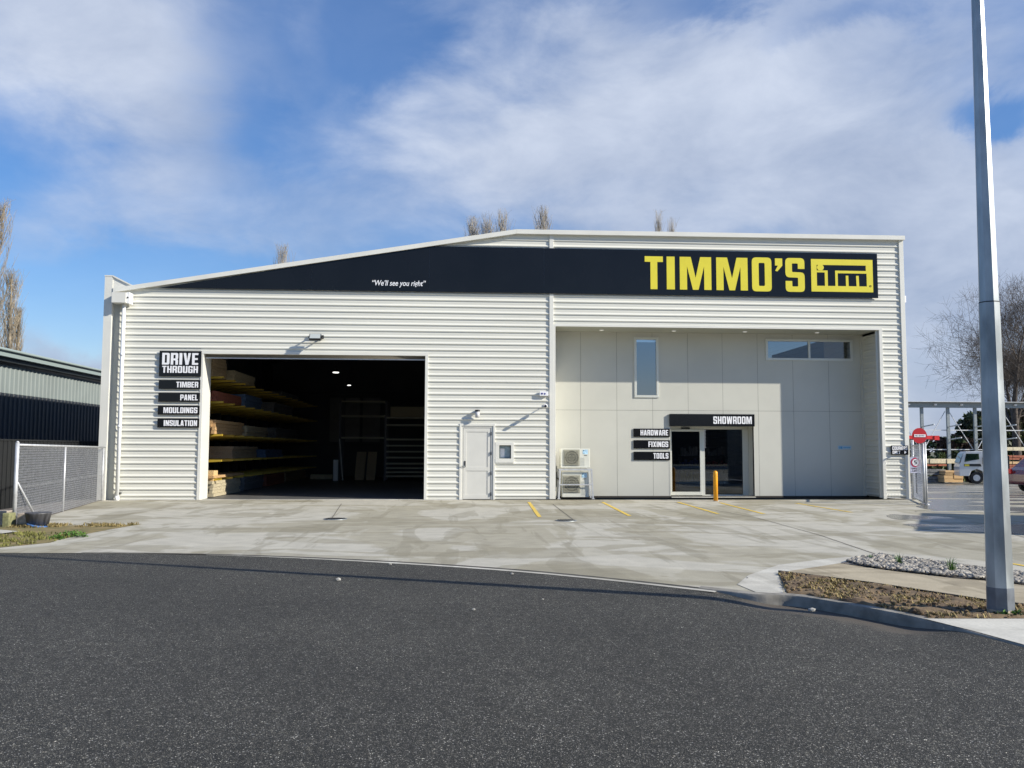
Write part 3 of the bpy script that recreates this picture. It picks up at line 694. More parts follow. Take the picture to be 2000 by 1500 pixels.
mb = MB(); mb.box(-7.23, -7.145, 25.06, 25.75, 0, 4.18); mb.box(-.91, -.83, 25.06, 25.3, 0, 4.18); mb.box(-7.14, -.915, 25.06, 25.45, 4.12, 4.18)
mb.build('door_jamb', M['trim'], wh)
# barge board along the roof edge
mb = MB()
mb.prism([(-9.66, 5.80), (1.69, 7.685), (1.69, 7.815), (-9.2, 6.0), (-9.66, 5.925)], 24.86, 25.05)
mb.prism([(1.692, 7.685), (13.33, 7.715), (13.33, 7.84), (1.692, 7.815)], 24.86, 25.05)
mb.build('barge_board', M['trim'], wh)
# roof and hidden outer walls
mb = MB(); mb.add([(-9.68, 25.05, 5.86), (1.69, 25.05, 7.75), (13.25, 25.05, 7.2), (-9.68, BK, 5.86), (1.69, BK, 7.75), (13.25, BK, 7.2)], [(0, 3, 4, 1), (1, 4, 5, 2)])
mb.add([(-9.68, 25.05, 5.84), (1.69, 25.05, 7.73), (13.25, 25.05, 7.18), (-9.68, BK, 5.84), (1.69, BK, 7.73), (13.25, BK, 7.18)], [(0, 3, 4, 1), (1, 4, 5, 2)])
mb.build('roof', mat('roof_sheet', (.4, .4, .38), .5), wh)
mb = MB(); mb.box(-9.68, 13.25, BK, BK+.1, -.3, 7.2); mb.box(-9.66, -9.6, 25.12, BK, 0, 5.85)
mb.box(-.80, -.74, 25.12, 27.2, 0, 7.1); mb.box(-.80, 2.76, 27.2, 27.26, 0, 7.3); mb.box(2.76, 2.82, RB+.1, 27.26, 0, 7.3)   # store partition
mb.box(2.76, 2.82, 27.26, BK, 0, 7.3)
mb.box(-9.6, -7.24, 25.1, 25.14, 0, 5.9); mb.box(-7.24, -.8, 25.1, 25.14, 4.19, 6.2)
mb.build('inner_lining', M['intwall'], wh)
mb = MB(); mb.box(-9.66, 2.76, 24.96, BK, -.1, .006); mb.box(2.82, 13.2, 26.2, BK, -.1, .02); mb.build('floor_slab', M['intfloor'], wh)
MB().box(-7.13, -.92, 24.93, 25.12, -.05, .010).build('door_threshold', M['conclight'], wh)
# portal frames and girts seen dimly inside
fm = mat('frame_steel', (.08, .08, .085), .6)
for Y in (30, 36, 42):
    mb = MB(); mb.box(-9.55, -9.3, Y, Y+.12, 0, 5.8); mb.bar((-9.4, Y+.06, 5.7), (1.69, Y+.06, 7.5), .12, .3); mb.box(2.3, 2.6, Y, Y+.12, 0, 7.2); mb.bar((1.69, Y+.06, 7.5), (2.5, Y+.06, 7.4), .12, .3); mb.build('portal_frame', fm, wh)
for z in (1.6, 3.0, 4.3): MB().box(-9.5, 2.7, BK-.08, BK, z, z+.1).build('girt', fm, wh)
mb = MB(); 
for x0, x1 in ((-6.6, -5.9), (-5.8, -5.05), (-4.9, -4.0)): mb.box(x0, x1, BK-.12, BK-.09, 1.8, 4.1)
mb.build('liner_panel', mat('liner_pale', (.26, .25, .24), .7, var=.1), wh)
# rolled shutter
mb = MB()
for i in range(3): mb.tube([(-7.12, 25.13, 4.085-i*.03), (-.93, 25.13, 4.085-i*.03)], .018, 6)
mb.build('roller_curtain', mat('shutter_slats', (.22, .2, .165), .5, metal=.3), wh)
MB().box(-7.12, -.93, 25.10, 25.15, 3.985, 4.012).build('bottom_rail', M['galv'], wh)
# recess: panels with real gaps, side wall, soffit
k_ = RB/26.2
JX = [x*k_ for x in (3.74, 4.85, 5.95, 7.05, 8.13, 9.23, 10.34, 11.47)]; JZ = [EYE+(2.63-EYE)*k_]
sc_ = lambda x: x*k_
zc_ = lambda z: EYE+(z-EYE)*k_
WV = (sc_(5.40), sc_(6.13), zc_(3.03), zc_(4.86)); WH = (sc_(9.50), sc_(12.24), zc_(4.21), zc_(4.85)); DO = (6.46, 9.04, 0.0, 2.16)
holes = [WV, WH, DO]
X0, X1, ZB, ZT = 2.835, 12.5, .045, 5.0
xb = sorted(set([X0, X1]+JX+[v for h_ in holes for v in h_[:2]])); zb_ = sorted(set([ZB, ZT]+JZ+[v for h_ in holes for v in h_[2:] if ZB < v < ZT]))
mb = MB(); gp = .0035
for i in range(len(xb)-1):
    for j in range(len(zb_)-1):
        x0, x1, z0, z1 = xb[i], xb[i+1], zb_[j], zb_[j+1]; cx, cz = (x0+x1)/2, (z0+z1)/2
        if any(h_[0] < cx < h_[1] and h_[2] < cz < h_[3] for h_ in holes): continue
        if x0 in JX: x0 += gp
        if x1 in JX: x1 -= gp
        if z0 in JZ: z0 += gp
        if z1 in JZ: z1 -= gp
        mb.add([(x0, RB, z0), (x1, RB, z0), (x1, RB, z1), (x0, RB, z1)], [(0, 1, 2, 3)])
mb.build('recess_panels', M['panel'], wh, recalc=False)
mb = MB()          # dark cavity behind the panel gaps
for i in range(len(xb)-1):
    for j in range(len(zb_)-1):
        x0, x1, z0, z1 = xb[i], xb[i+1], zb_[j], zb_[j+1]; cx, cz = (x0+x1)/2, (z0+z1)/2
        if any(h_[0] < cx < h_[1] and h_[2] < cz < h_[3] for h_ in holes): continue
        mb.box(x0, x1, RB+.02, RB+.12, z0, z1)
mb.build('panel_backing', mat('cavity', (.14, .14, .125), .9), wh)
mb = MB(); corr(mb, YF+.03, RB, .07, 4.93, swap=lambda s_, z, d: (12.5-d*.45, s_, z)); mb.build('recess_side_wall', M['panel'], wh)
mb = MB(); mb.box(12.44, 12.5, RB-.07, RB-.002, .05, 5.0); mb.box(12.42, 12.499, 25.03, 25.075, .05, 5.0); mb.build('recess_trim', M['panel'], wh)
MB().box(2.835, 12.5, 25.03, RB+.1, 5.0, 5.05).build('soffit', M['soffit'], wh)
mb = MB(); mb.box(2.84, 12.6, RB-.006, RB+.1, .0, .05); mb.build('base_strip', mat('dark_base', (.05, .045, .04), .9), wh)
for x in (4.29, 6.48, 8.65, 10.88):
    mb = MB(); mb.tube([(x, 25.6, 4.985), (x, 25.6, 5.001)], .075, 16); f = mb.build('downlight', M['white'], wh)
    m2 = MB(); m2.tube([(x, 25.6, 4.982), (x, 25.6, 4.99)], .055, 16); m2.build('lens', M['downl'], f)
# windows in the recess
def window(x0, x1, z0, z1, mull=()):
    fr = MB(); t_ = .06; y0, y1 = RB-.03, RB+.06
    fr.box(x0-.012, x1+.012, y0, y1, z0-.012, z0+t_); fr.box(x0-.012, x1+.012, y0, y1, z1-t_, z1+.012)
    fr.box(x0-.012, x0+t_, y0, y1, z0+t_, z1-t_); fr.box(x1-t_, x1+.012, y0, y1, z0+t_, z1-t_)
    for mx_ in mull: fr.box(mx_-.03, mx_+.03, y0+.004, y1, z0+t_, z1-t_)
    w_ = fr.build('window', M['wframe'], wh, bevel=.004)
    p = MB(); p.add([(x0+t_, RB+.015, z0+t_), (x1-t_, RB+.015, z0+t_), (x1-t_, RB+.015, z1-t_), (x0+t_, RB+.015, z1-t_)], [(0, 1, 2, 3)])
    p.build('pane', M['glass'], w_, recalc=False)
window(*WV); window(*WH, mull=(sc_(10.87),))
# automatic door set back in its own opening
YD = 26.62
mb = MB(); mb.box(9.04, 9.07, RB-.005, YD+.05, 0, 2.16); mb.box(6.42, 6.46, RB-.005, YD+.05, 0, 2.16); mb.box(6.42, 9.07, RB+.13, YD+.05, 2.16, 2.2)
mb.build('door_reveal', M['panel'], wh)
dr = MB()
dr.box(6.462, 9.038, YD, YD+.07, 2.07, 2.158); dr.box(8.86, 9.038, YD, YD+.07, 0.02, 2.07); dr.box(6.462, 6.56, YD, YD+.07, .02, 2.07); dr.box(6.56, 8.86, YD+.002, YD+.07, .02, .06)
dr.box(7.56, 7.655, YD-.03, YD+.06, .03, 2.068)
ad_ = dr.build('sliding_door', M['wframe'], wh, bevel=.004)
lf = MB(); lf.box(6.565, 7.56, YD-.045, YD-.005, .05, .15); lf.box(6.565, 7.56, YD-.045, YD-.005, 2.0, 2.066); lf.box(7.50, 7.558, YD-.044, YD-.005, .15, 2.0); lf.box(6.565, 6.62, YD-.044, YD-.005, .15, 2.0)
lf.build('leaf_frame', M['wframe'], ad_, bevel=.003)
mb = MB(); mb.add([(6.62, YD-.025, .15), (7.5, YD-.025, .15), (7.5, YD-.025, 2.0), (6.62, YD-.025, 2.0)], [(0, 1, 2, 3)]); mb.build('pane', M['doorglass'], ad_, recalc=False)
mb = MB(); mb.add([(7.655, YD+.03, .06), (8.86, YD+.03, .06), (8.86, YD+.03, 2.07), (7.655, YD+.03, 2.07)], [(0, 1, 2, 3)]); mb.build('pane', M['doorglass'], ad_, recalc=False)
MB().box(6.93, 7.19, YD-.08, YD, 2.075, 2.125).build('motion_sensor', M['dark'], ad_)
MB().box(6.46, 9.04, 26.0, 27.4, .0, .026).build('door_sill', M['conclight'], wh)
# personnel door
pd = MB(); pd.box(.135, .185, 24.985, 25.05, .0, 2.10); pd.box(.985, 1.045, 24.985, 25.05, 0, 2.10); pd.box(.185, .985, 24.985, 25.05, 2.05, 2.10)
pdo = pd.build('personnel_door', M['door'], wh)
lf = MB(); lf.box(.192, .978, 25.01, 25.045, .02, 2.043)
for (x0, x1, z0, z1) in ((.192, .275, .02, 2.043), (.885, .978, .02, 2.043), (.275, .885, 1.93, 2.043), (.275, .885, .82, .93), (.275, .885, .02, .14)): lf.box(x0, x1, 24.998, 25.0105, z0, z1)
lf.build('leaf', M['door'], pdo, bevel=.003)
mb = MB(); mb.box(.22, .262, 24.982, 24.998, .93, 1.10); mb.build('lock_plate', M['dark'], pdo)
mb = MB(); mb.tube([(.24, 24.985, .95), (.24, 24.94, .95)], .012, 8); mb.tube([(.24, 24.94, .95), (.14, 24.94, .95)], .011, 8); mb.build('handle', M['steel'], pdo)
for z in (1.88, 1.32, .75, .16):
    mb = MB(); mb.tube([(.982, 24.975, z-.05), (.982, 24.975, z+.05)], .013, 8); mb.build('hinge', M['dark'], pdo)
# small recessed notice window
fr = MB(); fr.box(1.10, 1.64, 24.955, 25.03, 1.05, 1.17); fr.box(1.10, 1.64, 24.955, 25.03, 1.55, 1.64); fr.box(1.10, 1.215, 24.957, 25.03, 1.17, 1.55); fr.box(1.555, 1.64, 24.957, 25.03, 1.17, 1.55)
nb_ = fr.build('window', M['trim'], wh, bevel=.004)
mb = MB(); mb.box(1.215, 1.235, 25.03, 25.13, 1.17, 1.55); mb.box(1.535, 1.555, 25.03, 25.13, 1.17, 1.55); mb.box(1.235, 1.535, 25.03, 25.13, 1.53, 1.55); mb.box(1.235, 1.535, 25.03, 25.13, 1.17, 1.19)
mb.build('reveal', mat('reveal_green_grey', (.10, .12, .11), .6), nb_)
MB().box(1.235, 1.535, 25.10, 25.12, 1.19, 1.53).build('pane', mat('frosted_pane', (.33, .42, .47), .25, var=.25, vscale=6), nb_)
MB().box(1.25, 1.375, 25.094, 25.099, 1.20, 1.46).build('notice', M['white'], nb_)
# rainwater head and downpipe
rh = MB(); rh.box(-9.6, -9.21, 24.62, 24.95, 5.47, 5.76); rho = rh.build('rainwater_head', M['trim'], wh, bevel=.006)
rh = MB(); rh.box(-9.209, -9.13, 24.66, 24.95, 5.46, 5.77); rh.build('end_cap', M['pipe'], rho, bevel=.006)
mb = MB(); mb.tube([(-9.17, 24.645, 5.62), (-9.17, 24.664, 5.62)], .022, 12); mb.build('overflow_hole', M['dark'], rho)
mb = MB(); mb.tube([(-9.34, 24.86, 5.48), (-9.34, 24.86, .12)], .052, 16); dp = mb.build('downpipe', M['pipe'], wh)
for z, h_ in ((4.0, .07), (2.0, .07), (-.02, .14)): MB().tube([(-9.34, 24.86, z), (-9.34, 24.86, z+h_)], .059, 16).build('pipe_socket', M['pipe'], dp)
mb = MB(); mb.box(-9.41, -9.27, 24.85, 24.99, .17, .21); mb.build('pipe_clip', M['dark'], dp)
MB().box(13.32, 13.38, 25.0, 25.12, 5.85, 6.05).build('junction_box', M['white'], wh)

# ---------------------------------------------------------------- signs
SG = 'long black board with yellow shop lettering under the roof edge'
big = thing('fascia_sign', 'long black fascia board rising with the roof, with yellow lettering and white slogan', 'sign', (2, 24.93, 5.95))
def topz(x): return min(5.95+(x+8.45)*(7.285-5.95)/(-.81+8.45), 7.285)
JS = [-8.45, -4.17, -.82, 2.5, 5.8, 9.14, 12.48]; mb = MB()
for i in range(6):
    x0, x1 = JS[i]+(.005 if i else 0), JS[i+1]-(.005 if i < 5 else 0)
    pts = [(x0, 5.95), (x1, 5.95), (x1, topz(x1)), (x0, topz(x0))] if i else [(x0, 5.95), (x1, 5.95), (x1, topz(x1))]
    mb.prism(pts, 24.915, 24.935)
mb.build('board', M['black_sign'], big)
jm = mat('joint_strip', (.16, .17, .19), .4, metal=.3)
for x in JS[1:-1]: MB().box(x-.03, x+.03, 24.936, 24.965, 5.97, topz(x-.03)-.01).build('joint_strip', jm, big)
yl = 24.9145
LT = [('T', 5.46, 6.0), ('I', 6.11, 6.35), ('M', 6.50, 7.44), ('M', 7.59, 8.53), ('O', 8.66, 9.25), ("'", 9.36, 9.58), ('S', 9.67, 10.25)]
cont = []
for ch, x0, x1 in LT:
    gw, cs = G[ch]; s_ = (x1-x0)/gw; o_ = .02 if ch in 'OS' else 0
    for cc in cs: cont.append([(px*s_+x0-5.46, py*(.975+2*o_)-o_) for px, py in cc])
shape2mesh('lettering', cont, (5.46, yl, 6.12), (1, 0, 0), (0, 0, 1), (0, -1, 0), .008, M['yellow'], big)
# the framed emblem
Lx, Lz = 10.45, 6.12; LW, LH = 1.88, .975
def lg(px, py): return ((px-1245)/420*LW, (455-py)/225*LH)
outer = [(0, 0), (LW, 0), (LW, LH), (0, LH)]
hole1 = [lg(1283, 270), lg(1618, 270), lg(1618, 308), lg(1408, 308), lg(1408, 415), lg(1357, 415), lg(1357, 308), lg(1318, 308), lg(1283, 308)]
# upper band with the gap between i and m, split round the dot
dot = [(lg(1308, 288)[0]+.105*math.cos(t*math.pi/12), lg(1308, 288)[1]+.095*math.sin(t*math.pi/12)) for t in range(24)]
holes_l = [hole1, [lg(1283, 322), lg(1337, 322), lg(1337, 415), lg(1283, 415)],
           [lg(1425, 326), lg(1622, 326), lg(1622, 415), lg(1570, 415), lg(1568, 342), lg(1550, 342), lg(1552, 415), lg(1498, 415), lg(1497, 342), lg(1480, 342), lg(1480, 415), lg(1425, 415)]]
shape2mesh('emblem', [outer]+holes_l, (Lx, yl, Lz), (1, 0, 0), (0, 0, 1), (0, -1, 0), .008, M['yellow'], big)
shape2mesh('emblem_dot', [dot], (Lx, yl-.0085, Lz), (1, 0, 0), (0, 0, 1), (0, -1, 0), .003, M['yellow'], big)
mb = MB(); mb.tube([(12.245, yl-.010, 6.305), (12.245, yl-.012, 6.305)], .032, 14); mb.build('registered_mark', M['black_sign'], big)
fonttext('R', 12.231, 6.288, 12.259, 6.322, yl-.0135, M['yellow'], big, 0, .03, 'registered_letter')
fonttext('\u201cWe\u2019ll see you right\u201d', -2.45, 6.06, -.92, 6.27, 24.912, M['white'], big, .22, .012, 'slogan')

sign('sign', 'large black sign with white words DRIVE THROUGH above four strip signs', -8.35, 3.45, -7.195, 4.17, 24.955, [('DRIVE', -8.27, 3.78, -7.28, 4.11), ('THROUGH', -8.26, 3.55, -7.28, 3.745)])
grp = 'black strip signs left of the roller doorway'
for lab, t_, z1, tx in (('TIMBER', 'TIMBER', 3.345, -7.86), ('PANEL', 'PANEL', 2.985, -7.74), ('MOULDINGS', 'MOULDINGS', 2.625, -8.19), ('INSULATION', 'INSULATION', 2.265, -8.17)):
    sign('sign', 'black strip sign with white word %s beside the roller doorway' % lab, -8.345, z1-.25, -7.205, z1, 24.955, [(t_, tx, z1-.205, -7.26, z1-.045)], grp)
grp = 'black strip signs left of the glass entrance'
for t_, z1, tx in (('HARDWARE', 2.075, 5.54), ('FIXINGS', 1.725, 5.78), ('TOOLS', 1.375, 5.93)):
    sign('sign', 'black strip sign with white word %s left of the glass entrance' % t_, 5.33, zc_(z1)-.25, 6.44, zc_(z1), RB-.012, [(t_, tx, zc_(z1)-.205, 6.385, zc_(z1)-.04)], grp)
sign('sign', 'long black header sign with white word SHOWROOM over the entrance', 6.43, 2.15, 9.05, 2.52, RB-.012, [('SHOWROOM', 7.77, 2.225, 8.96, 2.45)], d=.06)
cs_ = sign('sign', 'black sign reading COURIERS ONLY with a small arrow on the right pier', 12.75, 1.31, 13.27, 1.58, 24.955, [('COURIERS', 12.78, 1.45, 13.24, 1.555), ('ONLY', 12.785, 1.335, 13.02, 1.43)])
mb = MB(); mb.add([(13.15, 24.933, 1.34), (13.22, 24.933, 1.385), (13.15, 24.933, 1.43)], [(0, 1, 2)]); mb.build('arrow', M['white'], cs_)
t_ = thing('sign', 'small pale blue notice strip on the shaded recess wall', 'sign', (11.9, RB, 1.46))
MB().box(11.66, 12.08, RB-.012, RB-.002, 1.46, 1.575).build('board', mat('pale_blue_board', (.38, .52, .62), .4), t_)
mb = MB(); mb.box(11.69, 11.71, RB-.016, RB-.012, 1.48, 1.555); mb.box(11.73, 11.80, RB-.016, RB-.012, 1.485, 1.55); mb.build('pictogram', M['blue'], t_)
mb = MB(); mb.box(11.83, 12.05, RB-.016, RB-.012, 1.505, 1.53); mb.build('text_bar', M['blue'], t_)

# ---------------------------------------------------------------- wall fittings
t_ = thing('floodlight', 'grey framed floodlight tilted down above the roller doorway', 'floodlight', (-4.0, 25, 4.6))
c = Vector((-4.0, 24.70, 4.575)); ay = Vector((0, math.cos(R(38)), -math.sin(R(38)))); az = Vector((0, math.sin(R(38)), math.cos(R(38))))
MB().obox(c, Vector((.165, 0, 0)), ay*.035, az*.10).build('housing', M['dark'], t_, bevel=.008)
MB().obox(c-ay*.037, Vector((.145, 0, 0)), ay*.003, az*.085).build('lens', mat('lens_grey', (.42, .45, .44), .2), t_)
mb = MB(); mb.bar((-3.82, 24.72, 4.57), (-3.82, 24.93, 4.60), .03); mb.bar((-4.18, 24.72, 4.57), (-4.18, 24.93, 4.60), .03); mb.box(-4.2, -3.8, 24.93, 24.975, 4.56, 4.66); mb.build('bracket', M['dark'], t_)
t_ = thing('wall_light', 'small dark drum wall light above the white personnel door', 'wall light', (.58, 25, 2.45))
mb = MB(); mb.tube([(.585, 24.86, 2.33), (.585, 24.86, 2.51)], .062, 18); mb.build('diffuser', mat('frost', (.55, .55, .56), .4), t_)
mb = MB(); mb.tube([(.585, 24.86, 2.512), (.585, 24.86, 2.55)], .075, 18); mb.box(.54, .63, 24.86, 24.975, 2.50, 2.56); mb.build('cap', M['dark'], t_)
t_ = thing('security_camera', 'white security camera on an arm near the vertical wall joint', 'camera', (2.55, 25, 2.68))
mb = MB(); mb.tube([(2.54, 24.97, 2.70), (2.54, 24.80, 2.70), (2.54, 24.76, 2.68)], .014, 8); mb.tube([(2.54, 24.975, 2.70), (2.54, 24.95, 2.70)], .045, 14); mb.build('arm', M['white'], t_)
mb = MB(); mb.tube([(2.545, 24.78, 2.69), (2.50, 24.50, 2.655)], [.042, .045], 14); mb.build('camera_body', M['white'], t_)
mb = MB(); mb.tube([(2.50, 24.51, 2.656), (2.497, 24.485, 2.652)], [.036, .034], 14); mb.build('lens', M['dark'], t_)
t_ = thing('alarm_box', 'small white box with dark blue marks high beside the wall joint', 'alarm box', (2.5, 25, 3.0))
MB().box(2.37, 2.62, 24.90, 24.975, 2.97, 3.10).build('housing', M['white'], t_, bevel=.008)
mb = MB(); mb.tube([(2.44, 24.902, 3.035), (2.44, 24.893, 3.035)], .028, 14); nv = mat('navy', (.02, .015, .20), .4); mb.build('emblem', nv, t_); MB().tube([(2.52, 24.902, 3.03), (2.52, 24.893, 3.03)], .024, 12).build('emblem', nv, t_)

# stacked outdoor units in a galvanised stand
def acunit(lab, x0, x1, y0, y1, z0, z1, fx, fr_, grp):
    t_ = thing('outdoor_unit', lab, 'air conditioner', ((x0+x1)/2, (y0+y1)/2, z0), grp)
    MB().box(x0, x1, y0, y1, z0, z1).build('casing', M['ac'], t_, bevel=.012)
    cz = (z0+z1)/2+.02; mb = MB(); mb.box(fx-fr_-.03, fx+fr_+.03, y0-.012, y0-.002, cz-fr_-.03, cz+fr_+.03)
    mb.build('grille_plate', mat('plate_tan', (.36, .35, .28), .5), t_)
    mb = MB(); mb.tube([(fx, y0-.0125, cz), (fx, y0-.016, cz)], fr_, 28); mb.build('fan_opening', M['acdark'], t_)
    mb = MB()
    n_ = 9
    for k in range(-n_, n_+1):
        q = k/n_*fr_; mb.bar((fx+q, y0-.028, cz-fr_), (fx+q, y0-.028, cz+fr_), .005)
        if k % 2: mb.bar((fx-fr_, y0-.032, cz+q), (fx+fr_, y0-.032, cz+q), .006)
    for rr_ in (.35, .7, 1.0):
        pts = [(fx+rr_*fr_*math.cos(t*math.pi/12), y0-.026, cz+rr_*fr_*math.sin(t*math.pi/12)) for t in range(25)]
        mb.tube(pts, .004, 5, caps=False)
    mb.build('wire_guard', mat('guard_wire', (.40, .39, .31), .5), t_)
    mb = MB(); mb.tube([(fx, y0-.017, cz), (fx, y0-.024, cz)], .05, 16)
    for k in range(3):
        a_ = k*2.094+.4; d_ = Vector((math.cos(a_), 0, math.sin(a_))); s_ = Vector((-math.sin(a_), 0, math.cos(a_)))
        p0 = Vector((fx, y0-.019, cz)); mb.add([p0+d_*.05-s_*.03, p0+d_*(fr_*.9)-s_*.08, p0+d_*(fr_*.9)+s_*.09, p0+d_*.05+s_*.03], [(0, 1, 2, 3)])
    mb.build('fan', mat('fan_grey', (.12, .12, .10), .5), t_)
    sx = x1-.125; mb = MB(); mb.box(sx-.085, sx+.06, y0-.004, y0-.001, z1-.16, z1-.03); mb.build('energy_label', mat('pale_blue_label', (.40, .60, .75), .4, var=.3, vscale=25), t_)
    mb = MB(); mb.tube([(sx-.055, y0-.0045, z1-.06), (sx-.055, y0-.0055, z1-.06)], .018, 10); mb.build('badge', M['dark'], t_); MB().box(sx-.05, sx+.04, y0-.0055, y0-.0045, z1-.205, z1-.19).build('badge', M['dark'], t_)
    mb = MB()
    for k in range(6): mb.box(fx+fr_+.06+.022*k, fx+fr_+.066+.022*k, y0-.004, y0-.001, z0+.06, z1-.26)
    mb.build('louvre', M['ac'], t_)
    return t_
grp = 'two outdoor units beside the recess corner'
acunit('ivory outdoor unit on top of the galvanised stand', 3.035, 3.90, 25.42, 25.72, .90, 1.46, 3.36, .205, grp)
acunit('larger ivory outdoor unit underneath the galvanised stand', 3.07, 3.86, 25.36, 25.68, .05, .78, 3.35, .225, grp)
t_ = thing('stand', 'galvanised angle frame standing over the lower outdoor unit', 'metal stand', (3.45, 25.5, 0))
mb = MB()
for y in (25.3, 25.74):
    mb.bar((2.97, y, .01), (3.01, y, .86), .045); mb.bar((3.97, y, .01), (3.92, y, .86), .045)
mb.build('legs', M['galv'], t_) if False else None
for y in (25.3, 25.74):
    MB().bar((2.97, y, .01), (3.01, y, .86), .045).build('leg', M['galv'], t_); MB().bar((3.97, y, .01), (3.92, y, .86), .045).build('leg', M['galv'], t_)
mb = MB(); mb.box(2.98, 3.95, 25.27, 25.32, .83, .875); mb.box(2.98, 3.95, 25.72, 25.77, .83, .875)
for x in (3.1, 3.8): mb.box(x-.03, x+.03, 25.32, 25.72, .84, .872)
mb.build('top_frame', M['galv'], t_)
MB().box(2.985, 3.97, 25.27, 25.285, .40, .435).build('cross_rail', M['galv'], t_)
for x in (2.97, 3.97): MB().box(x-.05, x+.05, 25.25, 25.36, .0, .012).build('foot_plate', M['galv'], t_)
mb = MB(); mb.tube([(2.95, 26.0, .75), (2.95, 25.75, .75), (2.95, 25.7, .6), (3.05, 25.6, .55)], .025, 8); mb.tube([(2.93, 26.05, 1.25), (2.93, 26.02, .2)], .04, 8)
tag(mb.build('refrigerant_pipe', mat('pipe_insulation', (.12, .12, .11), .8)), 'dark insulated pipes running down the corner beside the outdoor units', 'pipe')

# bollard
bp_ = gr(1398, 979)
t_ = thing('bollard', 'orange yellow steel bollard in front of the glass entrance', 'bollard', (bp_.x, bp_.y, 0))
mb = MB(); mb.tube([(bp_.x, bp_.y, 0), (bp_.x, bp_.y, .80), (bp_.x, bp_.y, .83), (bp_.x, bp_.y, .85)], [.062, .062, .05, .02], 20); mb.build('post', M['bollard'], t_)
MB().tube([(bp_.x, bp_.y, 0), (bp_.x, bp_.y, .012)], .085, 20).build('base_collar', M['conclight'], t_)

# ---------------------------------------------------------------- inside the showroom and the store
t_ = thing('shop_counter', 'dark shop counter dimly seen through the glass entrance', 'counter', (8.2, 31, 0))
MB().box(6.8, 9.2, 31, 31.8, .02, 1.05).build('body', mat('counter', (.10, .09, .08), .5), t_); MB().box(6.75, 9.25, 30.95, 31.85, 1.05, 1.1).build('top', M['board'], t_)
rs = random.Random(5)
for i, x in enumerate((7.0, 7.9, 8.8)):
    t_ = thing('display_rack', ('left', 'middle', 'right')[i]+' display rack of small packaged goods inside the entrance', 'display rack', (x, 29.4, 0), 'display racks in the showroom')
    MB().box(x-.35, x+.35, 29.4, 29.45, .02, 1.5).build('back', M['dark'], t_)
    for k in range(3): MB().box(x-.35, x+.35, 29.1, 29.4, .4+k*.42, .42+k*.42).build('shelf', M['steel'], t_)
    for k in range(3):
        mb = MB(); xx = x-.32
        while xx < x+.25: w_ = rs.uniform(.06, .12); mb.box(xx, xx+w_, 29.12, 29.3, .42+k*.42, .42+k*.42+rs.uniform(.12, .3)); xx += w_+.02
        mb.build('packages', mat('packs', rs.choice([(.5, .04, .05), (.05, .35, .1), (.5, .5, .5), (.05, .1, .4), (.5, .4, .05)]), .5), t_)
# cantilever racks along the left wall of the store
t_ = thing('cantilever_rack', 'long yellow armed cantilever rack along the left wall inside the warehouse', 'rack', (-8.3, 35, 0))
LV = (.55, 1.10, 1.86, 2.84, 3.58); ys = [26.4+1.35*i for i in range(14)]
for Y in ys: MB().box(-9.0, -8.8, Y, Y+.12, .01, 4.3).build('upright', mat('rack_blue_grey', (.10, .10, .12), .5) if Y == ys[0] else bpy.data.materials['rack_blue_grey'], t_)
for z in LV:
    for Y in ys: MB().add([(-8.8, Y, z-.16), (-6.95, Y, z-.05), (-6.95, Y, z+.0), (-8.8, Y, z), (-8.8, Y+.1, z-.16), (-6.95, Y+.1, z-.05), (-6.95, Y+.1, z), (-8.8, Y+.1, z)], [(0, 1, 2, 3), (4, 7, 6, 5), (0, 4, 5, 1), (3, 2, 6, 7), (1, 5, 6, 2)]).build('arm', M['rackyel'], t_)
cols = {'pale pine': 'pinepale', 'orange pine': 'pine', 'grey wrapped': 'greywrap', 'blue wrapped': 'bluewrap', 'brown board': 'board', 'red ended': 'pineend'}
packs = [(3.58, 26.3, 28.0, .62, 'brown board'), (3.58, 28.3, 31.2, .35, 'pale pine'), (3.58, 36, 40, .2, 'grey wrapped'), (2.84, 26.3, 29.5, .3, 'red ended'), (2.84, 29.8, 32.4, .42, 'blue wrapped'), (2.84, 34.5, 38.5, .4, 'grey wrapped'),
         (1.86, 26.3, 29.8, .42, 'orange pine'), (1.86, 30.2, 33.5, .35, 'pale pine'), (1.86, 35, 40, .4, 'grey wrapped'), (1.10, 29.0, 32.5, .4, 'brown board'), (1.10, 33.2, 36.5, .3, 'blue wrapped'), (.55, 26.2, 30.0, .08, 'orange pine'), (.01, 26.2, 29.5, .46, 'pale pine'), (.01, 30.0, 33.0, .46, 'grey wrapped'), (.01, 33.5, 37, .42, 'red ended'), (.01, 38, 43, .4, 'brown board')]
tier = {3.58: 'top tier', 2.84: 'fourth tier', 1.86: 'third tier', 1.10: 'second tier', .55: 'lowest arms', .01: 'floor'}
seq = {}
for z, y0, y1, h_, kd in packs:
    seq[z] = seq.get(z, 0)+1; pos = ('nearest', 'second nearest', 'farthest', 'rearmost')[seq[z]-1]
    mb = MB(); nrow = max(1, int(h_/.09)); xx = -8.7
    for r_ in range(nrow):
        x = -8.65+rs.uniform(0, .05)
        while x < (-7.2 if kd != 'brown board' else -8.5):
            w_ = .10 if kd != 'brown board' else 1.35; mb.box(x, x+w_-.006, y0+rs.uniform(0, .08), y1-rs.uniform(0, .12), z+.01+r_*h_/nrow, z+.01+(r_+1)*h_/nrow-.006); x += w_
    tag(mb.build('timber_pack', M['iw_'+cols[kd]]), '%s pack, %s one on the %s of the indoor rack' % (kd, pos, tier[z]), 'timber pack', 'packs stored on the indoor rack')
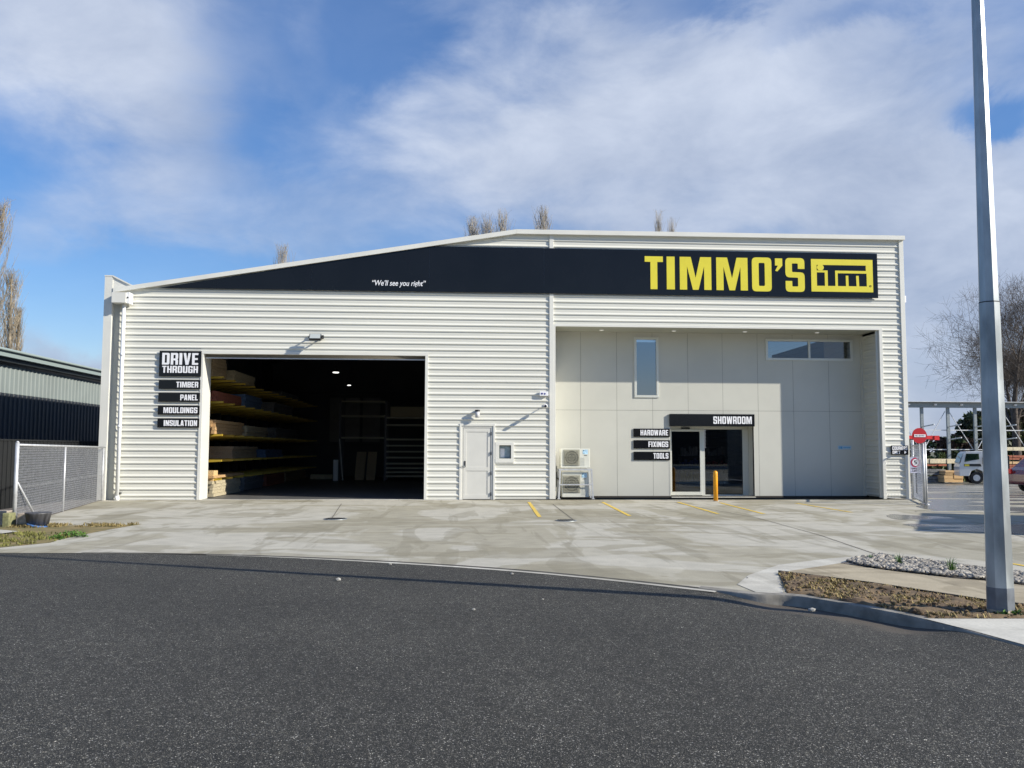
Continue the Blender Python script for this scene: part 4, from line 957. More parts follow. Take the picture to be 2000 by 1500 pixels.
tag(MB().box(-7.75, -7.15, 26.35, 26.8, .42, .78).build('carton', M['osb']), 'sunlit tan carton just inside the left edge of the doorway', 'carton')
# back racks
for lab, x0, x1, Y, zz, post in (('tall beige shelving with boards leaning below, deep inside the doorway', -5.35, -3.25, 40.5, (3.62, 2.95, 1.95), 3.65), ('closely barred steel rack at the right end inside the doorway', -3.2, -1.2, 39.5, (2.84, 2.52, 1.87, 1.59, 1.32, 1.05, .78, .58, .40, .22), 2.9)):
    t_ = thing('shelving', lab, 'shelving', ((x0+x1)/2, Y, 0), 'steel racks at the back of the store')
    for xx in (x0, x1):
        for yy in (Y, Y+.9): MB().box(xx-.05, xx+.05, yy, yy+.08, .01, post).build('upright', bpy.data.materials['rack_blue_grey'], t_)
    for z in zz: MB().box(x0+.05, x1-.05, Y-.01, Y+.9, z-.035, z+.035).build('shelf', mat('rack_beam', (.50, .47, .38), .5) if 'rack_beam' not in bpy.data.materials else bpy.data.materials['rack_beam'], t_)
for i, (x, w_) in enumerate(((-4.35, .42), (-3.85, .4))):
    mb = MB(); mb.obox((x, 40.1, .66), Vector((w_/2, 0, 0)), Vector((0, .04, -.01)), Vector((.03, .17, .64)))
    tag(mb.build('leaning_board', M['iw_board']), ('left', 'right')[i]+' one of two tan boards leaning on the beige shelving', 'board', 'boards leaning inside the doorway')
tag(MB().box(-6.9, -5.9, 42, 42.4, .01, .22).build('timber_pack', M['pinepale']), 'short pale timber bundle on the store floor near the rack end', 'timber pack')
tag(MB().bar((-5.1, 39.8, .02), (-5.35, 40.4, 1.9), .05).build('steel_bar', M['galv']), 'thin steel bar leaning against the beige shelving', 'bar')
tag(MB().box(-5.5, -5.3, 39.6, 39.75, .01, .95).build('roll', M['white']), 'narrow white roll standing on the store floor', 'roll')
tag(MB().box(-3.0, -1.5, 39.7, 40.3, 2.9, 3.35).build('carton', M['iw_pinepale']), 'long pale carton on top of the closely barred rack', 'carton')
for i, (px, py, Y) in enumerate(((656, 728, 35.6), (682, 753, 42.8))):
    p = at(px, py, Y); t_ = thing('high_bay_light', ('nearer', 'farther')[i]+' lit high bay lamp hanging inside the store', 'lamp', (p.x, Y, p.z), 'lit lamps inside the doorway')
    MB().tube([(p.x, Y, p.z+.02), (p.x, Y, p.z+.14)], [.16, .10], 20).build('shade', M['dark'], t_)
    MB().tube([(p.x, Y, p.z), (p.x, Y, p.z+.019)], (.12, .08)[i], 20).build('lens', M['lamp'], t_)
    MB().bar((p.x, Y, p.z+.14), (p.x, Y, roofz(p.x)-.1), .01).build('cable', M['dark'], t_)

# ---------------------------------------------------------------- street light
pb = gr(1955, 1200); pole = thing('street_light', 'tall octagonal galvanised steel street light pole rising from the soil verge', 'street light', (pb.x, pb.y, 0))
ph = R(22.5)+.30
mb = MB(); mb.tube([(pb.x, pb.y, .24), (pb.x, pb.y, 2.76)], [.113, .088], 8, phase=ph, smooth=False); mb.build('lower_shaft', M['polegalv'], pole)
mb = MB(); mb.tube([(pb.x, pb.y, -.02), (pb.x, pb.y, .05)], [.120, .118], 8, phase=ph, smooth=False); mb.build('base_edge', mat('rust_edge', (.38, .32, .24), .7, var=.3, vscale=20), pole)
mb = MB(); mb.tube([(pb.x, pb.y, .0), (pb.x, pb.y, .24)], [.1155, .1142], 8, phase=ph, smooth=False); mb.build('foot_band', M['poledark'], pole)  # darker band round the foot of the pole
mb = MB(); mb.tube([(pb.x, pb.y, 2.70), (pb.x, pb.y, 7.6)], [.084, .031], 8, phase=ph, smooth=False); mb.build('upper_shaft', M['polegalv'], pole)
mb = MB(); mb.tube([(pb.x, pb.y, 2.757), (pb.x, pb.y, 2.767)], [.0888, .0888], 8, phase=ph, smooth=False); mb.build('joint_ring', M['dark'], pole)
mb = MB(); mb.tube([(pb.x+.100, pb.y+.02, .45), (pb.x+.096, pb.y+.02, .95)], .020, 6); mb.build('access_cover', M['polegalv'], pole)
mb = MB(); mb.tube([(pb.x, pb.y, 7.55), (pb.x, pb.y, 8.0), (pb.x, pb.y, 8.1)], [.04, .035, .03], 10); mb.build('outreach_arm', M['polegalv'], pole)
mb = MB(); mb.obox((pb.x-.25, pb.y-.1, 8.12), Vector((.33, .12, .01)), Vector((-.05, .13, 0)), Vector((0, 0, .05))); mb.build('lamp_head', M['steel'], pole, bevel=.02)

# ---------------------------------------------------------------- chain link
def chain(A, B, z0, z1, pitch=.075, wr=.0036):
    A = Vector((*A, 0)); B = Vector((*B, 0)); Ln = (B-A).length; d = (B-A)/Ln; H = z1-z0; mb = MB()
    nrm = Vector((-d.y, d.x, 0)); k = -int(H/pitch)-1
    while k*pitch < Ln:
        s0 = k*pitch
        for sgn in (1, -1):
            # line s = s0 + t (or from the other end), height t
            a0, a1 = (s0, s0+H*.75) if sgn > 0 else (s0+H*.75, s0)
            za, zb = z0, z1
            # clip to 0..Ln
            lo, hi = 0.0, 1.0; da = a1-a0
            for bound, side in ((0, 1), (Ln, -1)):
                t_ = (bound-a0)/da
                if side*da > 0: lo = max(lo, t_)
                else: hi = min(hi, t_)
            if hi-lo < .01: continue
            P = A+d*(a0+da*lo)+Vector((0, 0, za+(zb-za)*lo)); Q = A+d*(a0+da*hi)+Vector((0, 0, za+(zb-za)*hi))
            off = nrm*(wr*sgn*.7); mb.bar(P+off, Q+off, wr)
        k += 1
    return mb
A = gr(27, 1028); Bm = gr(133, 1000); Ec = Vector((-9.72, 24.9, 0))
d_ = (Ec-A).normalized(); Bm = A+d_*((Bm-A).dot(d_))
fn = thing('chain_link_fence', 'silver chain link fence with round top rail running to the warehouse corner', 'fence', (A.x, A.y, 0))
mb = MB(); mb.tube([(A.x, A.y, -.02), (A.x, A.y, 1.53)], .036, 12); mb.tube([(A.x, A.y, 1.53), (A.x, A.y, 1.56)], [.042, .01], 12); mb.build('post', M['galv'], fn)
for q in (Bm, A+d_*((Ec-A).length*.97)):
    mb = MB(); mb.tube([(q.x, q.y, -.02), (q.x, q.y, 1.46)], .022, 10); mb.build('post', M['galv'], fn)
mb = MB(); mb.tube([(A.x, A.y, 1.49), (Ec.x, Ec.y, 1.46)], .022, 10); mb.build('top_rail', M['galv'], fn)
s_ = A+d_*1.15+Vector((.12, 0, 0)); mb = MB(); mb.tube([(A.x, A.y, .85), (s_.x, s_.y, .02)], .02, 10); mb.build('brace', M['galv'], fn)
mb = MB(); mb.bar((A.x, A.y, .70), (Ec.x, Ec.y, .72), .004); mb.build('tension_wire', M['galv'], fn)
chain((A.x, A.y), (Ec.x, Ec.y), .03, 1.46).build('wire_mesh', M['galv'], fn, recalc=False)
# gate leaf folded back by the pier
GA = Vector((13.36, 24.88, 0)); GB = Vector((12.39, 22.53, 0)); gd = (GB-GA).normalized()
gt = thing('yard_gate', 'open chain link gate leaf swung out beside the right pier', 'gate', (13.36, 24.88, 0))
mb = MB()
for z in (.06, 1.58): mb.tube([(GA.x, GA.y, z), (GB.x, GB.y, z)], .024, 10)
mb.tube([(GA.x, GA.y, .06), (GA.x, GA.y, 1.60)], .024, 10); mb.tube([(GB.x, GB.y, .06), (GB.x, GB.y, 1.62)], .03, 12)
mb.build('gate_frame', M['galv'], gt)
mb = MB(); mb.tube([(GA.x+.05, GA.y+.09, 0), (GA.x+.05, GA.y+.09, 1.75)], .045, 12); mb.build('hinge_post', M['galv'], gt)
mb = MB(); q = GB+Vector((.085, .05, 0)); mb.tube([(q.x, q.y, 0), (q.x, q.y, 1.66)], .032, 12); mb.tube([(q.x, q.y, 0), (q.x, q.y, .02)], .07, 12); mb.build('drop_post', M['galv'], gt)
chain((GA.x, GA.y), (GB.x, GB.y), .07, 1.57).build('wire_mesh', M['galv'], gt, recalc=False)
# round red sign and speed sign on the gate
p = at(1796, 851, 22.45); t_ = thing('sign', 'round red sign with a pale centre bar above the open gate', 'sign', (p.x, 22.45, p.z))
MB().tube([(p.x, 22.46, p.z), (p.x, 22.45, p.z)], .205, 36).build('disc', mat('sign_red', (.42, .012, .02), .4), t_)
MB().box(p.x-.15, p.x+.16, 22.440, 22.4485, p.z-.035, p.z+.035).build('bar', M['white'], t_)
fonttext('NO ENTRY', p.x-.13, p.z-.02, p.x+.14, p.z+.02, 22.4385, M['dark'], t_, 0, .02)
MB().bar((p.x, 22.475, 1.2), (p.x, 22.475, p.z+.1), .03).build('post', M['galv'], t_)
p = at(1788, 908, 24.0); t_ = thing('sign', 'white speed limit sign with a red ring and number 5 on the gate mesh', 'sign', (p.x, 24, p.z))
MB().box(p.x-.155, p.x+.155, 24.0, 24.012, p.z-.225, p.z+.225).build('board', mat('sign_lilac', (.50, .50, .62), .4), t_)
mb = MB(); mb.tube([(p.x, 23.9985, p.z+.07), (p.x, 23.994, p.z+.07)], .135, 30); mb.build('ring', mat('sign_red2', (.40, .03, .08), .4), t_)
mb = MB(); mb.tube([(p.x, 23.9935, p.z+.07), (p.x, 23.990, p.z+.07)], .095, 30); mb.build('ring_centre', M['white'], t_)
word('5', p.x-.035, p.z+.02, p.x+.035, p.z+.125, 23.989, M['dark'], t_, 'number')
fonttext('SPEED', p.x-.12, p.z-.13, p.x+.12, p.z-.085, 23.9985, M['dark'], t_, 0, .03); fonttext('LIMIT', p.x-.10, p.z-.19, p.x+.10, p.z-.145, 23.9985, M['dark'], t_, 0, .03)
mb = MB(); mb.tube([(13.0, 24.1, 1.3), (13.02, 24.05, .6), (12.98, 24.0, .25), (13.1, 23.9, .05), (13.0, 23.6, .02)], .012, 6)
tag(mb.build('chain', M['dark']), 'dark chain hanging down on the open yard gate', 'chain')

# ---------------------------------------------------------------- left: blocks, tub, weeds, dark fence, shed
p = gr(66, 1031); t_ = thing('plastic_tub', 'scuffed black plastic tub upended on a blue lid beside the fence post', 'tub', (p.x, p.y, 0))
mb = MB(); mb.tube([(p.x, p.y+.15, .045), (p.x, p.y+.15, .24), (p.x, p.y+.15, .265)], [.175, .215, .225], 28); mb.build('body', M['tub'], t_)
mb = MB(); mb.tube([(p.x+.01, p.y+.13, .0), (p.x+.02, p.y+.13, .05)], [.17, .20], 24); mb.build('lid', M['bluep'], t_)
p = gr(38, 1029); tag(MB().box(p.x-.06, p.x+.13, p.y+.02, p.y+.3, 0, .24).build('concrete_block', M['block'], bevel=.01), 'pinkish grey concrete block between the fence post and the black tub', 'concrete block', 'blocks at the fence end')
p = gr(10, 1031); tag(MB().box(p.x-.06, p.x+.06, p.y, p.y+.24, 0, .26).build('concrete_block', M['mossblock'], bevel=.01), 'narrow mossy green block just left of the fence post', 'concrete block', 'blocks at the fence end')
p = gr(0, 1029); tag(MB().box(p.x-.25, p.x-.005, p.y+.2, p.y+.5, 0, .27).build('concrete_block', M['block'], bevel=.01), 'pale rough block at the left edge behind the mossy one', 'concrete block', 'blocks at the fence end')
def weed(x, y, r, h, n, seed, lab, z=0, m='weed'):
    rnd = random.Random(seed); mb = MB()
    for _ in range(n):
        a_ = rnd.uniform(0, 6.28); rr = r*math.sqrt(rnd.random()); c = Vector((x+rr*math.cos(a_), y+rr*math.sin(a_)*.6, z+rnd.uniform(.01, h)*(1-.6*rr/r)))
        d = Vector((rnd.uniform(-1, 1), rnd.uniform(-1, 1), rnd.uniform(-.2, .8))).normalized(); s_ = d.cross(Vector((rnd.uniform(-1, 1), rnd.uniform(-1, 1), 1))).normalized(); l_ = rnd.uniform(.02, .05)
        mb.add([c, c+d*l_*.5+s_*l_*.32, c+d*l_, c+d*l_*.5-s_*l_*.32], [(0, 1, 2, 3)])
    return tag(mb.build('weed', M[m], recalc=False), lab, 'weed')
p = gr(138, 1049); weed(p.x, p.y, .26, .12, 420, 2, 'bright green leafy weed on the left verge beside the driveway'); 
p = gr(112, 1054); weed(p.x, p.y, .12, .08, 150, 3, 'smaller green weed just left of the leafy one on the verge')
p = gr(1968, 1203); weed(p.x, p.y, .13, .035, 200, 6, 'low green weeds at the foot of the street light', .01)
for i, (px, py) in enumerate(((1757, 1103), (1859, 1117), (1700, 1092))):
    p = gr(px, py, .02); rnd = random.Random(i+20); mb = MB(); q_ = (1, 1, .5)[i]
    for k in range(int(34*q_)+6):
        a_ = rnd.uniform(0, 6.28); h_ = rnd.uniform(.05, .15)*(1.25 if i == 1 else 1)*q_; l_ = h_*rnd.uniform(.2, 1.0); s_ = Vector((-math.sin(a_), math.cos(a_), 0))*.0035; dd = Vector((math.cos(a_), math.sin(a_), 0))
        b0 = Vector((p.x+rnd.uniform(-.03, .03), p.y+rnd.uniform(-.03, .03), .015)); md = b0+dd*l_*.35+Vector((0, 0, h_*.75)); tp = b0+dd*l_+Vector((0, 0, h_))
        mb.add([b0-s_, b0+s_, md+s_, md-s_, tp], [(0, 1, 2, 3), (3, 2, 4)])
    tag(mb.build('grass_plant', M['weed'], recalc=False), ('left grassy plant in the river stone strip', 'grassy plant with long arching blades in the stone strip near the pole', 'tiny grass shoot at the corner of the stone strip')[i], 'plant')
# dark boundary fence
M['blackfence'] = mat('black_fence', (.006, .007, .008), .6)
bf = thing('boundary_fence', 'black metal boundary fence behind the chain link fence', 'fence', (-10.5, 30, 0))
mb = MB(); Y = 17.0
while Y < 60:
    mb.box(-10.62, -10.57, Y, Y+.12, -.02, 1.60); mb.box(-10.60, -10.56, Y+.12, Y+.2, -.02, 1.60); Y += .2
mb.build('panel', M['blackfence'], bf)
mb = MB(); mb.box(-10.64, -10.54, 17, 60, 1.60, 1.64); mb.build('top_rail', M['blackfence'], bf)
# neighbouring shed
ns = thing('neighbour_shed', 'long low grey green metal shed with a darker lower wall at far left', 'shed', (-18, 40, 0))
def ribv(mb, X, y0, y1, z0, z1, p=.3):
    vs = []; Y = y0
    while Y < y1:
        for dy, d in ((0, 0), (p*.55, 0), (p*.65, .03), (p*.9, .03)): vs.append((X+d, Y+dy))
        Y += p
    n_ = len(vs); mb.add([(x, y, z0) for x, y in vs]+[(x, y, z1) for x, y in vs], [(i, i+1, n_+i+1, n_+i) for i in range(n_-1)])
mb = MB(); ribv(mb, -15.2, 10, 75, 3.28, 4.22); mb.build('upper_wall', M['shed'], ns)
mb = MB(); ribv(mb, -15.19, 10, 75, -.1, 3.278); mb.build('lower_wall', M['sheddark'], ns)  # wall coloured darker below this height
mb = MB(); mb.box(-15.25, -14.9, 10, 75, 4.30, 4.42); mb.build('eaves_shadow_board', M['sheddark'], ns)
mb = MB(); mb.box(-14.88, -14.72, 9.9, 75, 4.42, 4.58); mb.tube([(-14.66, 9.9, 4.63), (-14.66, 75, 4.63)], .05, 8); mb.build('gutter', M['roofg'], ns)
mb = MB(); mb.add([(-14.7, 9.8, 4.62), (-14.7, 75, 4.62), (-26, 75, 6.3), (-26, 9.8, 6.3), (-37, 9.8, 4.62), (-37, 75, 4.62)], [(0, 1, 2, 3), (3, 2, 5, 4)]); mb.build('roof', M['roofg'], ns)
mb = MB(); mb.add([(-15.2, 10, -.1), (-37, 10, -.1), (-37, 10, 4.6), (-26, 10, 6.28), (-15.2, 10, 4.6)], [(0, 1, 2, 3, 4)]); mb.build('end_wall', M['shed'], ns)

# ---------------------------------------------------------------- right yard
RY = 64.0
rk = thing('yard_rack', 'tall galvanised cantilever rack frame across the back of the yard', 'rack', (34, RY, gy(RY)))
cx = [at(px, 785, RY).x for px in (1749, 1801, 1852, 1905, 1957, 2009, 2061)]
zt = at(1850, 785, RY).z; zb0 = gy(RY)
mb = MB(); mb.box(cx[0]-1, cx[-1]+1, RY-.15, RY+.15, zt-.44, zt-.06); mb.build('top_beam', M['steel'], rk)
mb = MB(); mb.box(cx[0]-1, cx[-1]+1, RY-.6, RY+1.4, zt-.04, zt); mb.build('cover_sheet', M['galv'], rk)
for x in cx:
    MB().box(x-.11, x+.11, RY+.05, RY+.2, zb0, zt-.43).build('column', M['steel'], rk)
    for py in (833, 858): 
        z = at(1800, py, RY).z; MB().bar((x+.05, RY, z), (x+.05, RY-1.5, z+.12), .08).build('arm', M['galv'], rk)
    z = zt-.25; MB().bar((x+.6, RY-.18, z-.2), (x+.6, RY-1.0, z+.1), .1).build('stub', M['galv'], rk) if False else None
for py in (840, 878):
    z = at(1850, py, RY).z; mb = MB(); mb.box(cx[0]-1, cx[-1]+1, RY+.21, RY+.27, z-.035, z+.035); mb.build('rail', M['galv'], rk)
zz = [at(1850, py, RY).z for py in (803, 878)]
for i in range(len(cx)-1):
    MB().bar((cx[i]+.15, RY+.24, zz[i % 2]), (cx[i+1]-.15, RY+.24, zz[1-i % 2]), .045).build('brace', M['galv'], rk)
for k, x in enumerate([c_+.9 for c_ in cx]):
    p = MB(); p.box(x-.09, x+.09, RY-.30, RY-.16, zt-.28, zt-.16); p.build('lamp_clip', M['white'], rk)
def pack(lab, px0, px1, py0, py1, Y, m, dep=2.0, rows=3, grp='timber packs in the yard'):
    a_, b_ = at(px0, py1, Y), at(px1, py0, Y); mb = MB(); hh = (b_.z-a_.z)/rows; n = max(2, int((b_.x-a_.x)/.6))
    for r_ in range(rows):
        for i in range(n):
            x0 = a_.x+(b_.x-a_.x)*i/n; x1 = a_.x+(b_.x-a_.x)*(i+1)/n
            mb.box(x0, x1-.02, Y+rs.uniform(0, .1), Y+dep, a_.z+r_*hh, a_.z+(r_+1)*hh-.02)
    return tag(mb.build('timber_pack', M[m]), lab, 'timber pack', grp)
pack('long row of pale timber on the middle arms of the yard rack', 1800, 1884, 896, 905, 62.5, 'pinepale', 1.4, 1)
pack('row of brown timber beneath the pale row on the yard rack', 1800, 1850, 906, 910, 62.5, 'pineend', 1.4, 1)
pack('black wrapped bundle low on the left of the yard rack', 1800, 1848, 916, 928, 62, 'greywrap', 1.6, 2)
pack('grey wrapped bundle on the ground under the black one', 1800, 1846, 930, 943, 62, 'greywrap', 1.6, 2)
pack('yellow pine pack in front of the white truck', 1847, 1881, 919, 927, 61.2, 'pine', 1.6, 2)
pack('orange pine pack below the yellow one by the truck', 1845, 1882, 928, 942, 61.2, 'pine', 1.6, 2)
pack('top pale timber layer right of the street light pole', 1963, 2060, 873, 880, 61.8, 'pinepale', 1.6, 1)
pack('red brown timber layer right of the street light pole', 1963, 2060, 889, 898, 61.8, 'pineend', 1.6, 2)
pack('orange timber layer above the dark pile right of the pole', 1963, 2060, 901, 906, 61.8, 'pine', 1.6, 1)
pack('mixed light and dark timber stack at the right edge', 1963, 2060, 907, 916, 61.8, 'pineend', 1.6, 2)
pack('dark wrapped stack on the ground at the right edge', 1963, 2060, 918, 943, 61.8, 'greywrap', 1.6, 3)
# red forklift-boom like beam behind the red disc
a_, b_ = at(1776, 855, 50), at(1834, 855, 50)
t_ = thing('crane_jib', 'bright red lifting jib sticking out behind the round red sign', 'crane', (a_.x, 50, a_.z))
MB().box(a_.x-2, b_.x-.3, 50, 50.5, a_.z-.07, a_.z+.13).build('boom', M['red'], t_); MB().prism([(b_.x-.3, a_.z-.13), (b_.x, a_.z-.13), (b_.x, a_.z+.13), (b_.x-.3, a_.z+.13)], 49.95, 50.55).build('nose', M['red'], t_)
MB().box(a_.x-2.2, a_.x-1.8, 50, 50.5, gy(50), a_.z-.1).build('mast', M['red'], t_)
# truck: light cab-over seen from its left side
TY = 58.6; zg = at(1905, 945, TY).z
tp = lambda px, py: ((at(px, py, TY).x), (at(px, py, TY).z))
tk = thing('truck', 'white cab over flat deck truck parked facing left behind the pole', 'truck', (at(1910, 945, TY).x, TY, zg))
prof = [tp(1879, 930), tp(1878, 912), tp(1880, 905), tp(1885, 886), tp(1889, 882), tp(1923, 881), tp(1924, 925), tp(1921, 930), tp(1917, 920), tp(1908, 916), tp(1899, 920), tp(1895, 930)]
MB().prism(prof, TY, TY+1.9).build('cab', M['truckwhite'], tk, bevel=.03)
MB().prism([tp(1886.5, 903), tp(1889.5, 886), tp(1911, 886), tp(1912, 897), tp(1900, 899)], TY-.02, TY-.005).build('side_window', M['cabglass'], tk)
MB().prism([tp(1878.5, 904), tp(1881.5, 904), tp(1887, 886), tp(1884.6, 886)], TY+.1, TY+1.8).build('windscreen', M['glassdark'], tk)
MB().prism([tp(1886, 906), tp(1886, 911), tp(1916, 911), tp(1914, 906)], TY-.02, TY-.004).build('side_band', M['dark'], tk)
MB().prism([tp(1887, 907), tp(1887, 910.5), tp(1895, 910.5), tp(1895, 907)], TY-.03, TY-.021).build('side_emblem', M['yellow'], tk)
MB().box(tp(1883, 0)[0], tp(1885, 0)[0]+.02, TY-.35, TY-.1, tp(0, 903)[1]-.0, tp(0, 889)[1]).build('mirror', M['dark'], tk)
MB().box(tp(1882, 0)[0], tp(1975, 0)[0], TY+.25, TY+1.65, tp(0, 937)[1], tp(0, 929)[1]-.02).build('chassis', M['dark'], tk)
MB().box(tp(1926, 0)[0], tp(1990, 0)[0], TY-.05, TY+2.0, tp(0, 926)[1], tp(0, 921)[1]).build('deck', M['galv'], tk)
MB().box(tp(1924.5, 0)[0], tp(1927, 0)[0], TY-.03, TY+1.95, tp(0, 921)[1], tp(0, 885)[1]).build('headboard', M['dark'], tk)
MB().box(tp(1886, 0)[0], tp(1920, 0)[0], TY+.2, TY+1.7, tp(0, 881)[1]+.02, tp(0, 878.5)[1]+.02).build('roof_light_bar', M['white'], tk)
for px in (1908, 1968):
    wx, wz = tp(px, 933.5); rr_ = wz-zg
    for yy in (TY+.02, TY+1.6):
        tyre = MB().tube([(wx, yy, wz), (wx, yy+.26, wz)], rr_, 24).build('wheel', M['rubber'], tk)
        MB().tube([(wx, yy-.015, wz), (wx, yy+.02, wz)], rr_*.55, 18).build('rim', M['galv'], tyre)
tk.rotation_euler = (0, 0, R(-20))
# dark red car, rear half in frame
CY = 31.8; cp = lambda px, py: (at(px, py, CY).x, at(px, py, CY).z); zg = gy(CY)
cr = thing('car', 'dark red hatchback parked at the right edge of the yard', 'car', (at(2030, 960, CY).x, CY, zg))
X0 = cp(1980, 0)[0]; L_ = 4.2
pr = [(0, .42), (.02, .75), (.12, .93), (.32, 1.05), (.75, 1.42), (1.1, 1.50), (2.2, 1.47), (3.0, 1.0), (3.9, .88), (4.18, .7), (4.2, .35), (3.8, .28), (3.72, .5), (3.45, .62), (3.18, .5), (3.1, .26), (1.15, .26), (1.07, .5), (.8, .62), (.53, .5), (.45, .3), (.05, .32)]
MB().prism([(X0+x, zg+z*.93) for x, z in pr], CY, CY+1.7).build('body', M['carred'], cr, bevel=.05)
MB().prism([(X0+x, zg+z*.93) for x, z in ((.62, 1.05), (.92, 1.36), (1.25, 1.42), (2.15, 1.40), (2.65, 1.06))], CY-.012, CY-.002).build('side_window', M['glassdark'], cr)
MB().box(X0-.012, X0+.06, CY+.05, CY+.35, zg+.72, zg+.9).build('tail_light', M['red'], cr); MB().box(X0-.012, X0+.06, CY+1.35, CY+1.65, zg+.72, zg+.9).build('tail_light', M['red'], cr)
for wx in (.8, 3.45):
    for yy in (CY-.01, CY+1.5):
        ty = MB().tube([(X0+wx, yy, zg+.30), (X0+wx, yy+.2, zg+.30)], .30, 24).build('wheel', M['rubber'], cr)
        MB().tube([(X0+wx, yy-.012, zg+.30), (X0+wx, yy+.02, zg+.30)], .19, 18).build('rim', M['galv'], ty)
# goods container just outside the frame, whose shade falls across the yard entrance
ct = thing('shipping_container', 'grey goods container standing right of the yard entrance', 'container', (14.5, 15, 0))
p0 = Vector((12.6, 13.3, 0)); dd = Vector((.496, .868, 0)); nn = Vector((.868, -.496, 0)); mb = MB()
mb.slab([p0, p0+nn*2.4, p0+nn*2.4+dd*5.0, p0+dd*5.0], .03, 2.6); mb.build('box', mat('container_grey', (.3, .32, .33), .6, var=.1), ct)
mb = MB()
for k in range(24): q = p0+dd*(.1+.2*k)-nn*.02; mb.obox((q.x, q.y, 1.3), dd*.05, nn*.02, Vector((0, 0, 1.15)))
mb.build('rib', bpy.data.materials['container_grey'], ct)
# building across the road behind the camera, seen only in reflections
bb = thing('opposite_building', 'dark shed across the road reflected in the entrance glass', 'building', (10, -45, 0))
MB().box(-60, 80, -46, -45, -.2, 4.5).build('wall', M['sheddark'], bb); MB().box(30.4, 44, -30, -18, -.2, 10.6).build('tower_block', mat('white_ribbed', (.7, .72, .70), .5), bb)

# ---------------------------------------------------------------- vegetation
def branchtree(x, y, z0, H, seed, name, label, m, spread=.55, upright=.35, levels=5, trunk=.35, group=None, first=.2, nb=(3, 4), lean=0, crown_r=None, tw=.012, start=None):
    rnd = random.Random(seed); tr = MB(); cr_ = MB()
    def grow(p, d, L_, r, lev):
        n = 4; pts = [p]; rad = [r]; q = p.copy(); dd = d.copy()
        for i in range(n):
            dd = (dd+Vector((rnd.uniform(-1, 1), rnd.uniform(-1, 1), rnd.uniform(-1, 1)))*.05+Vector((0, 0, upright*.34))).normalized()
            q = q+dd*L_/n; pts.append(q.copy()); rad.append(r*(1-.55*(i+1)/n))
        (tr if lev == 0 else cr_).tube(pts, rad, 7 if lev < 2 else 3, caps=False)
        if lev >= levels: return
        for k in range(rnd.randint(*nb)+(1 if lev > 1 else 0)):
            t_ = rnd.uniform(.25 if lev else first, 1); i = min(n-1, int(t_*n)); s0 = pts[i].lerp(pts[i+1], t_*n-i)
            a_ = rnd.uniform(0, 6.28); up = Vector((0, 0, 1)); dl = (pts[i+1]-pts[i]).normalized()
            sd_ = dl.cross(Vector((math.cos(a_), math.sin(a_), rnd.uniform(-.3, .3)))).normalized()
            nd_ = (dl*(1-spread)+sd_*spread*rnd.uniform(.7, 1.25)+up*upright*.4).normalized()
            grow(s0, nd_, L_*rnd.uniform(.58, .84), max(tw*.55, rad[i]*rnd.uniform(.46, .66)), lev+1)
        grow(pts[-1], (dd+Vector((rnd.uniform(-.3, .3), rnd.uniform(-.3, .3), .1))).normalized(), L_*.66, max(tw*.6, rad[-1]), lev+1)
    root = thing(name, label, 'tree', (x, y, z0), group)
    grow(Vector((x, y, z0)), Vector((lean, 0, 1)).normalized(), H*.36, trunk, 0)
    tr.build('trunk', m, root, recalc=False); cr_.build('crown', m, root, recalc=False); return root
tx = at(1984, 800, 72)
branchtree(tx.x, 72, gy(72), 19.0, 11, 'bare_tree', 'big bare spreading tree behind the yard rack at right', M['bark'], spread=.66, upright=.20, levels=6, trunk=.45, first=.2, nb=(3, 4), tw=.015)
def poplar(px, pytop, Y, wpx, seed, label, m, group, zb=-1, dens=1.0):
    top = at(px, pytop, Y); rnd = random.Random(seed); H = top.z-zb; wd_ = wpx/FPX*Y/2; x0 = top.x
    root = thing('poplar_tree', label, 'tree', (x0, Y, zb), group); tr = MB(); cr_ = MB()
    tr.tube([(x0, Y, zb), (x0+.1, Y, zb+H*.5), (x0, Y, zb+H*.96)], [.35, .2, .03], 8, caps=False)
    for k in range(int(150*dens)):
        t_ = rnd.uniform(.12, .93); a_ = rnd.uniform(0, 6.28); zz_ = zb+H*t_; R_ = wd_*min(1, (1.02-t_)*4.2)*min(1, .55+t_)
        L_ = min(H*rnd.uniform(.09, .2), (zb+H*rnd.uniform(.9, 1.0))-zz_); 
        if L_ < .4: L_ = .4
        r_ = R_*rnd.uniform(.5, 1); p = Vector((x0, Y, zz_)); pts = [p]
        for f in (.3, .65, 1): pts.append(p+Vector((math.cos(a_)*r_*f**.7+rnd.uniform(-.12, .12), math.sin(a_)*r_*f**.7, L_*f)))
        cr_.tube(pts, [.035, .024, .015, .006], 3, caps=False)
        for j in range(7):
            f = rnd.uniform(.2, 1); i = min(2, int(f*3)); b0 = pts[i].lerp(pts[i+1], f*3-i); l2 = rnd.uniform(.5, 1.5)
            e = b0+Vector((rnd.uniform(-.35, .35)*l2, rnd.uniform(-.35, .35)*l2, l2)); e.z = min(e.z, zb+H)
            cr_.tube([b0, b0.lerp(e, .5)+Vector((rnd.uniform(-.08, .08), 0, 0)), e], [.011, .009, .005], 3, caps=False)
    tr.build('trunk', m, root, recalc=False); cr_.build('crown', m, root, recalc=False); return root
gp_ = 'poplar tops above the warehouse roof'
poplar(553, 475, 75, 44, 1, 'lone small bare poplar top above the left roof slope', M['poplarfar'], gp_, dens=1.15)
poplar(924, 424, 75, 44, 2, 'leftmost of three bare poplar tops left of the ridge', M['poplarfar'], gp_, dens=1.15)
poplar(950, 414, 78, 44, 3, 'middle of three bare poplar tops left of the ridge', M['poplarfar'], gp_, dens=1.15)
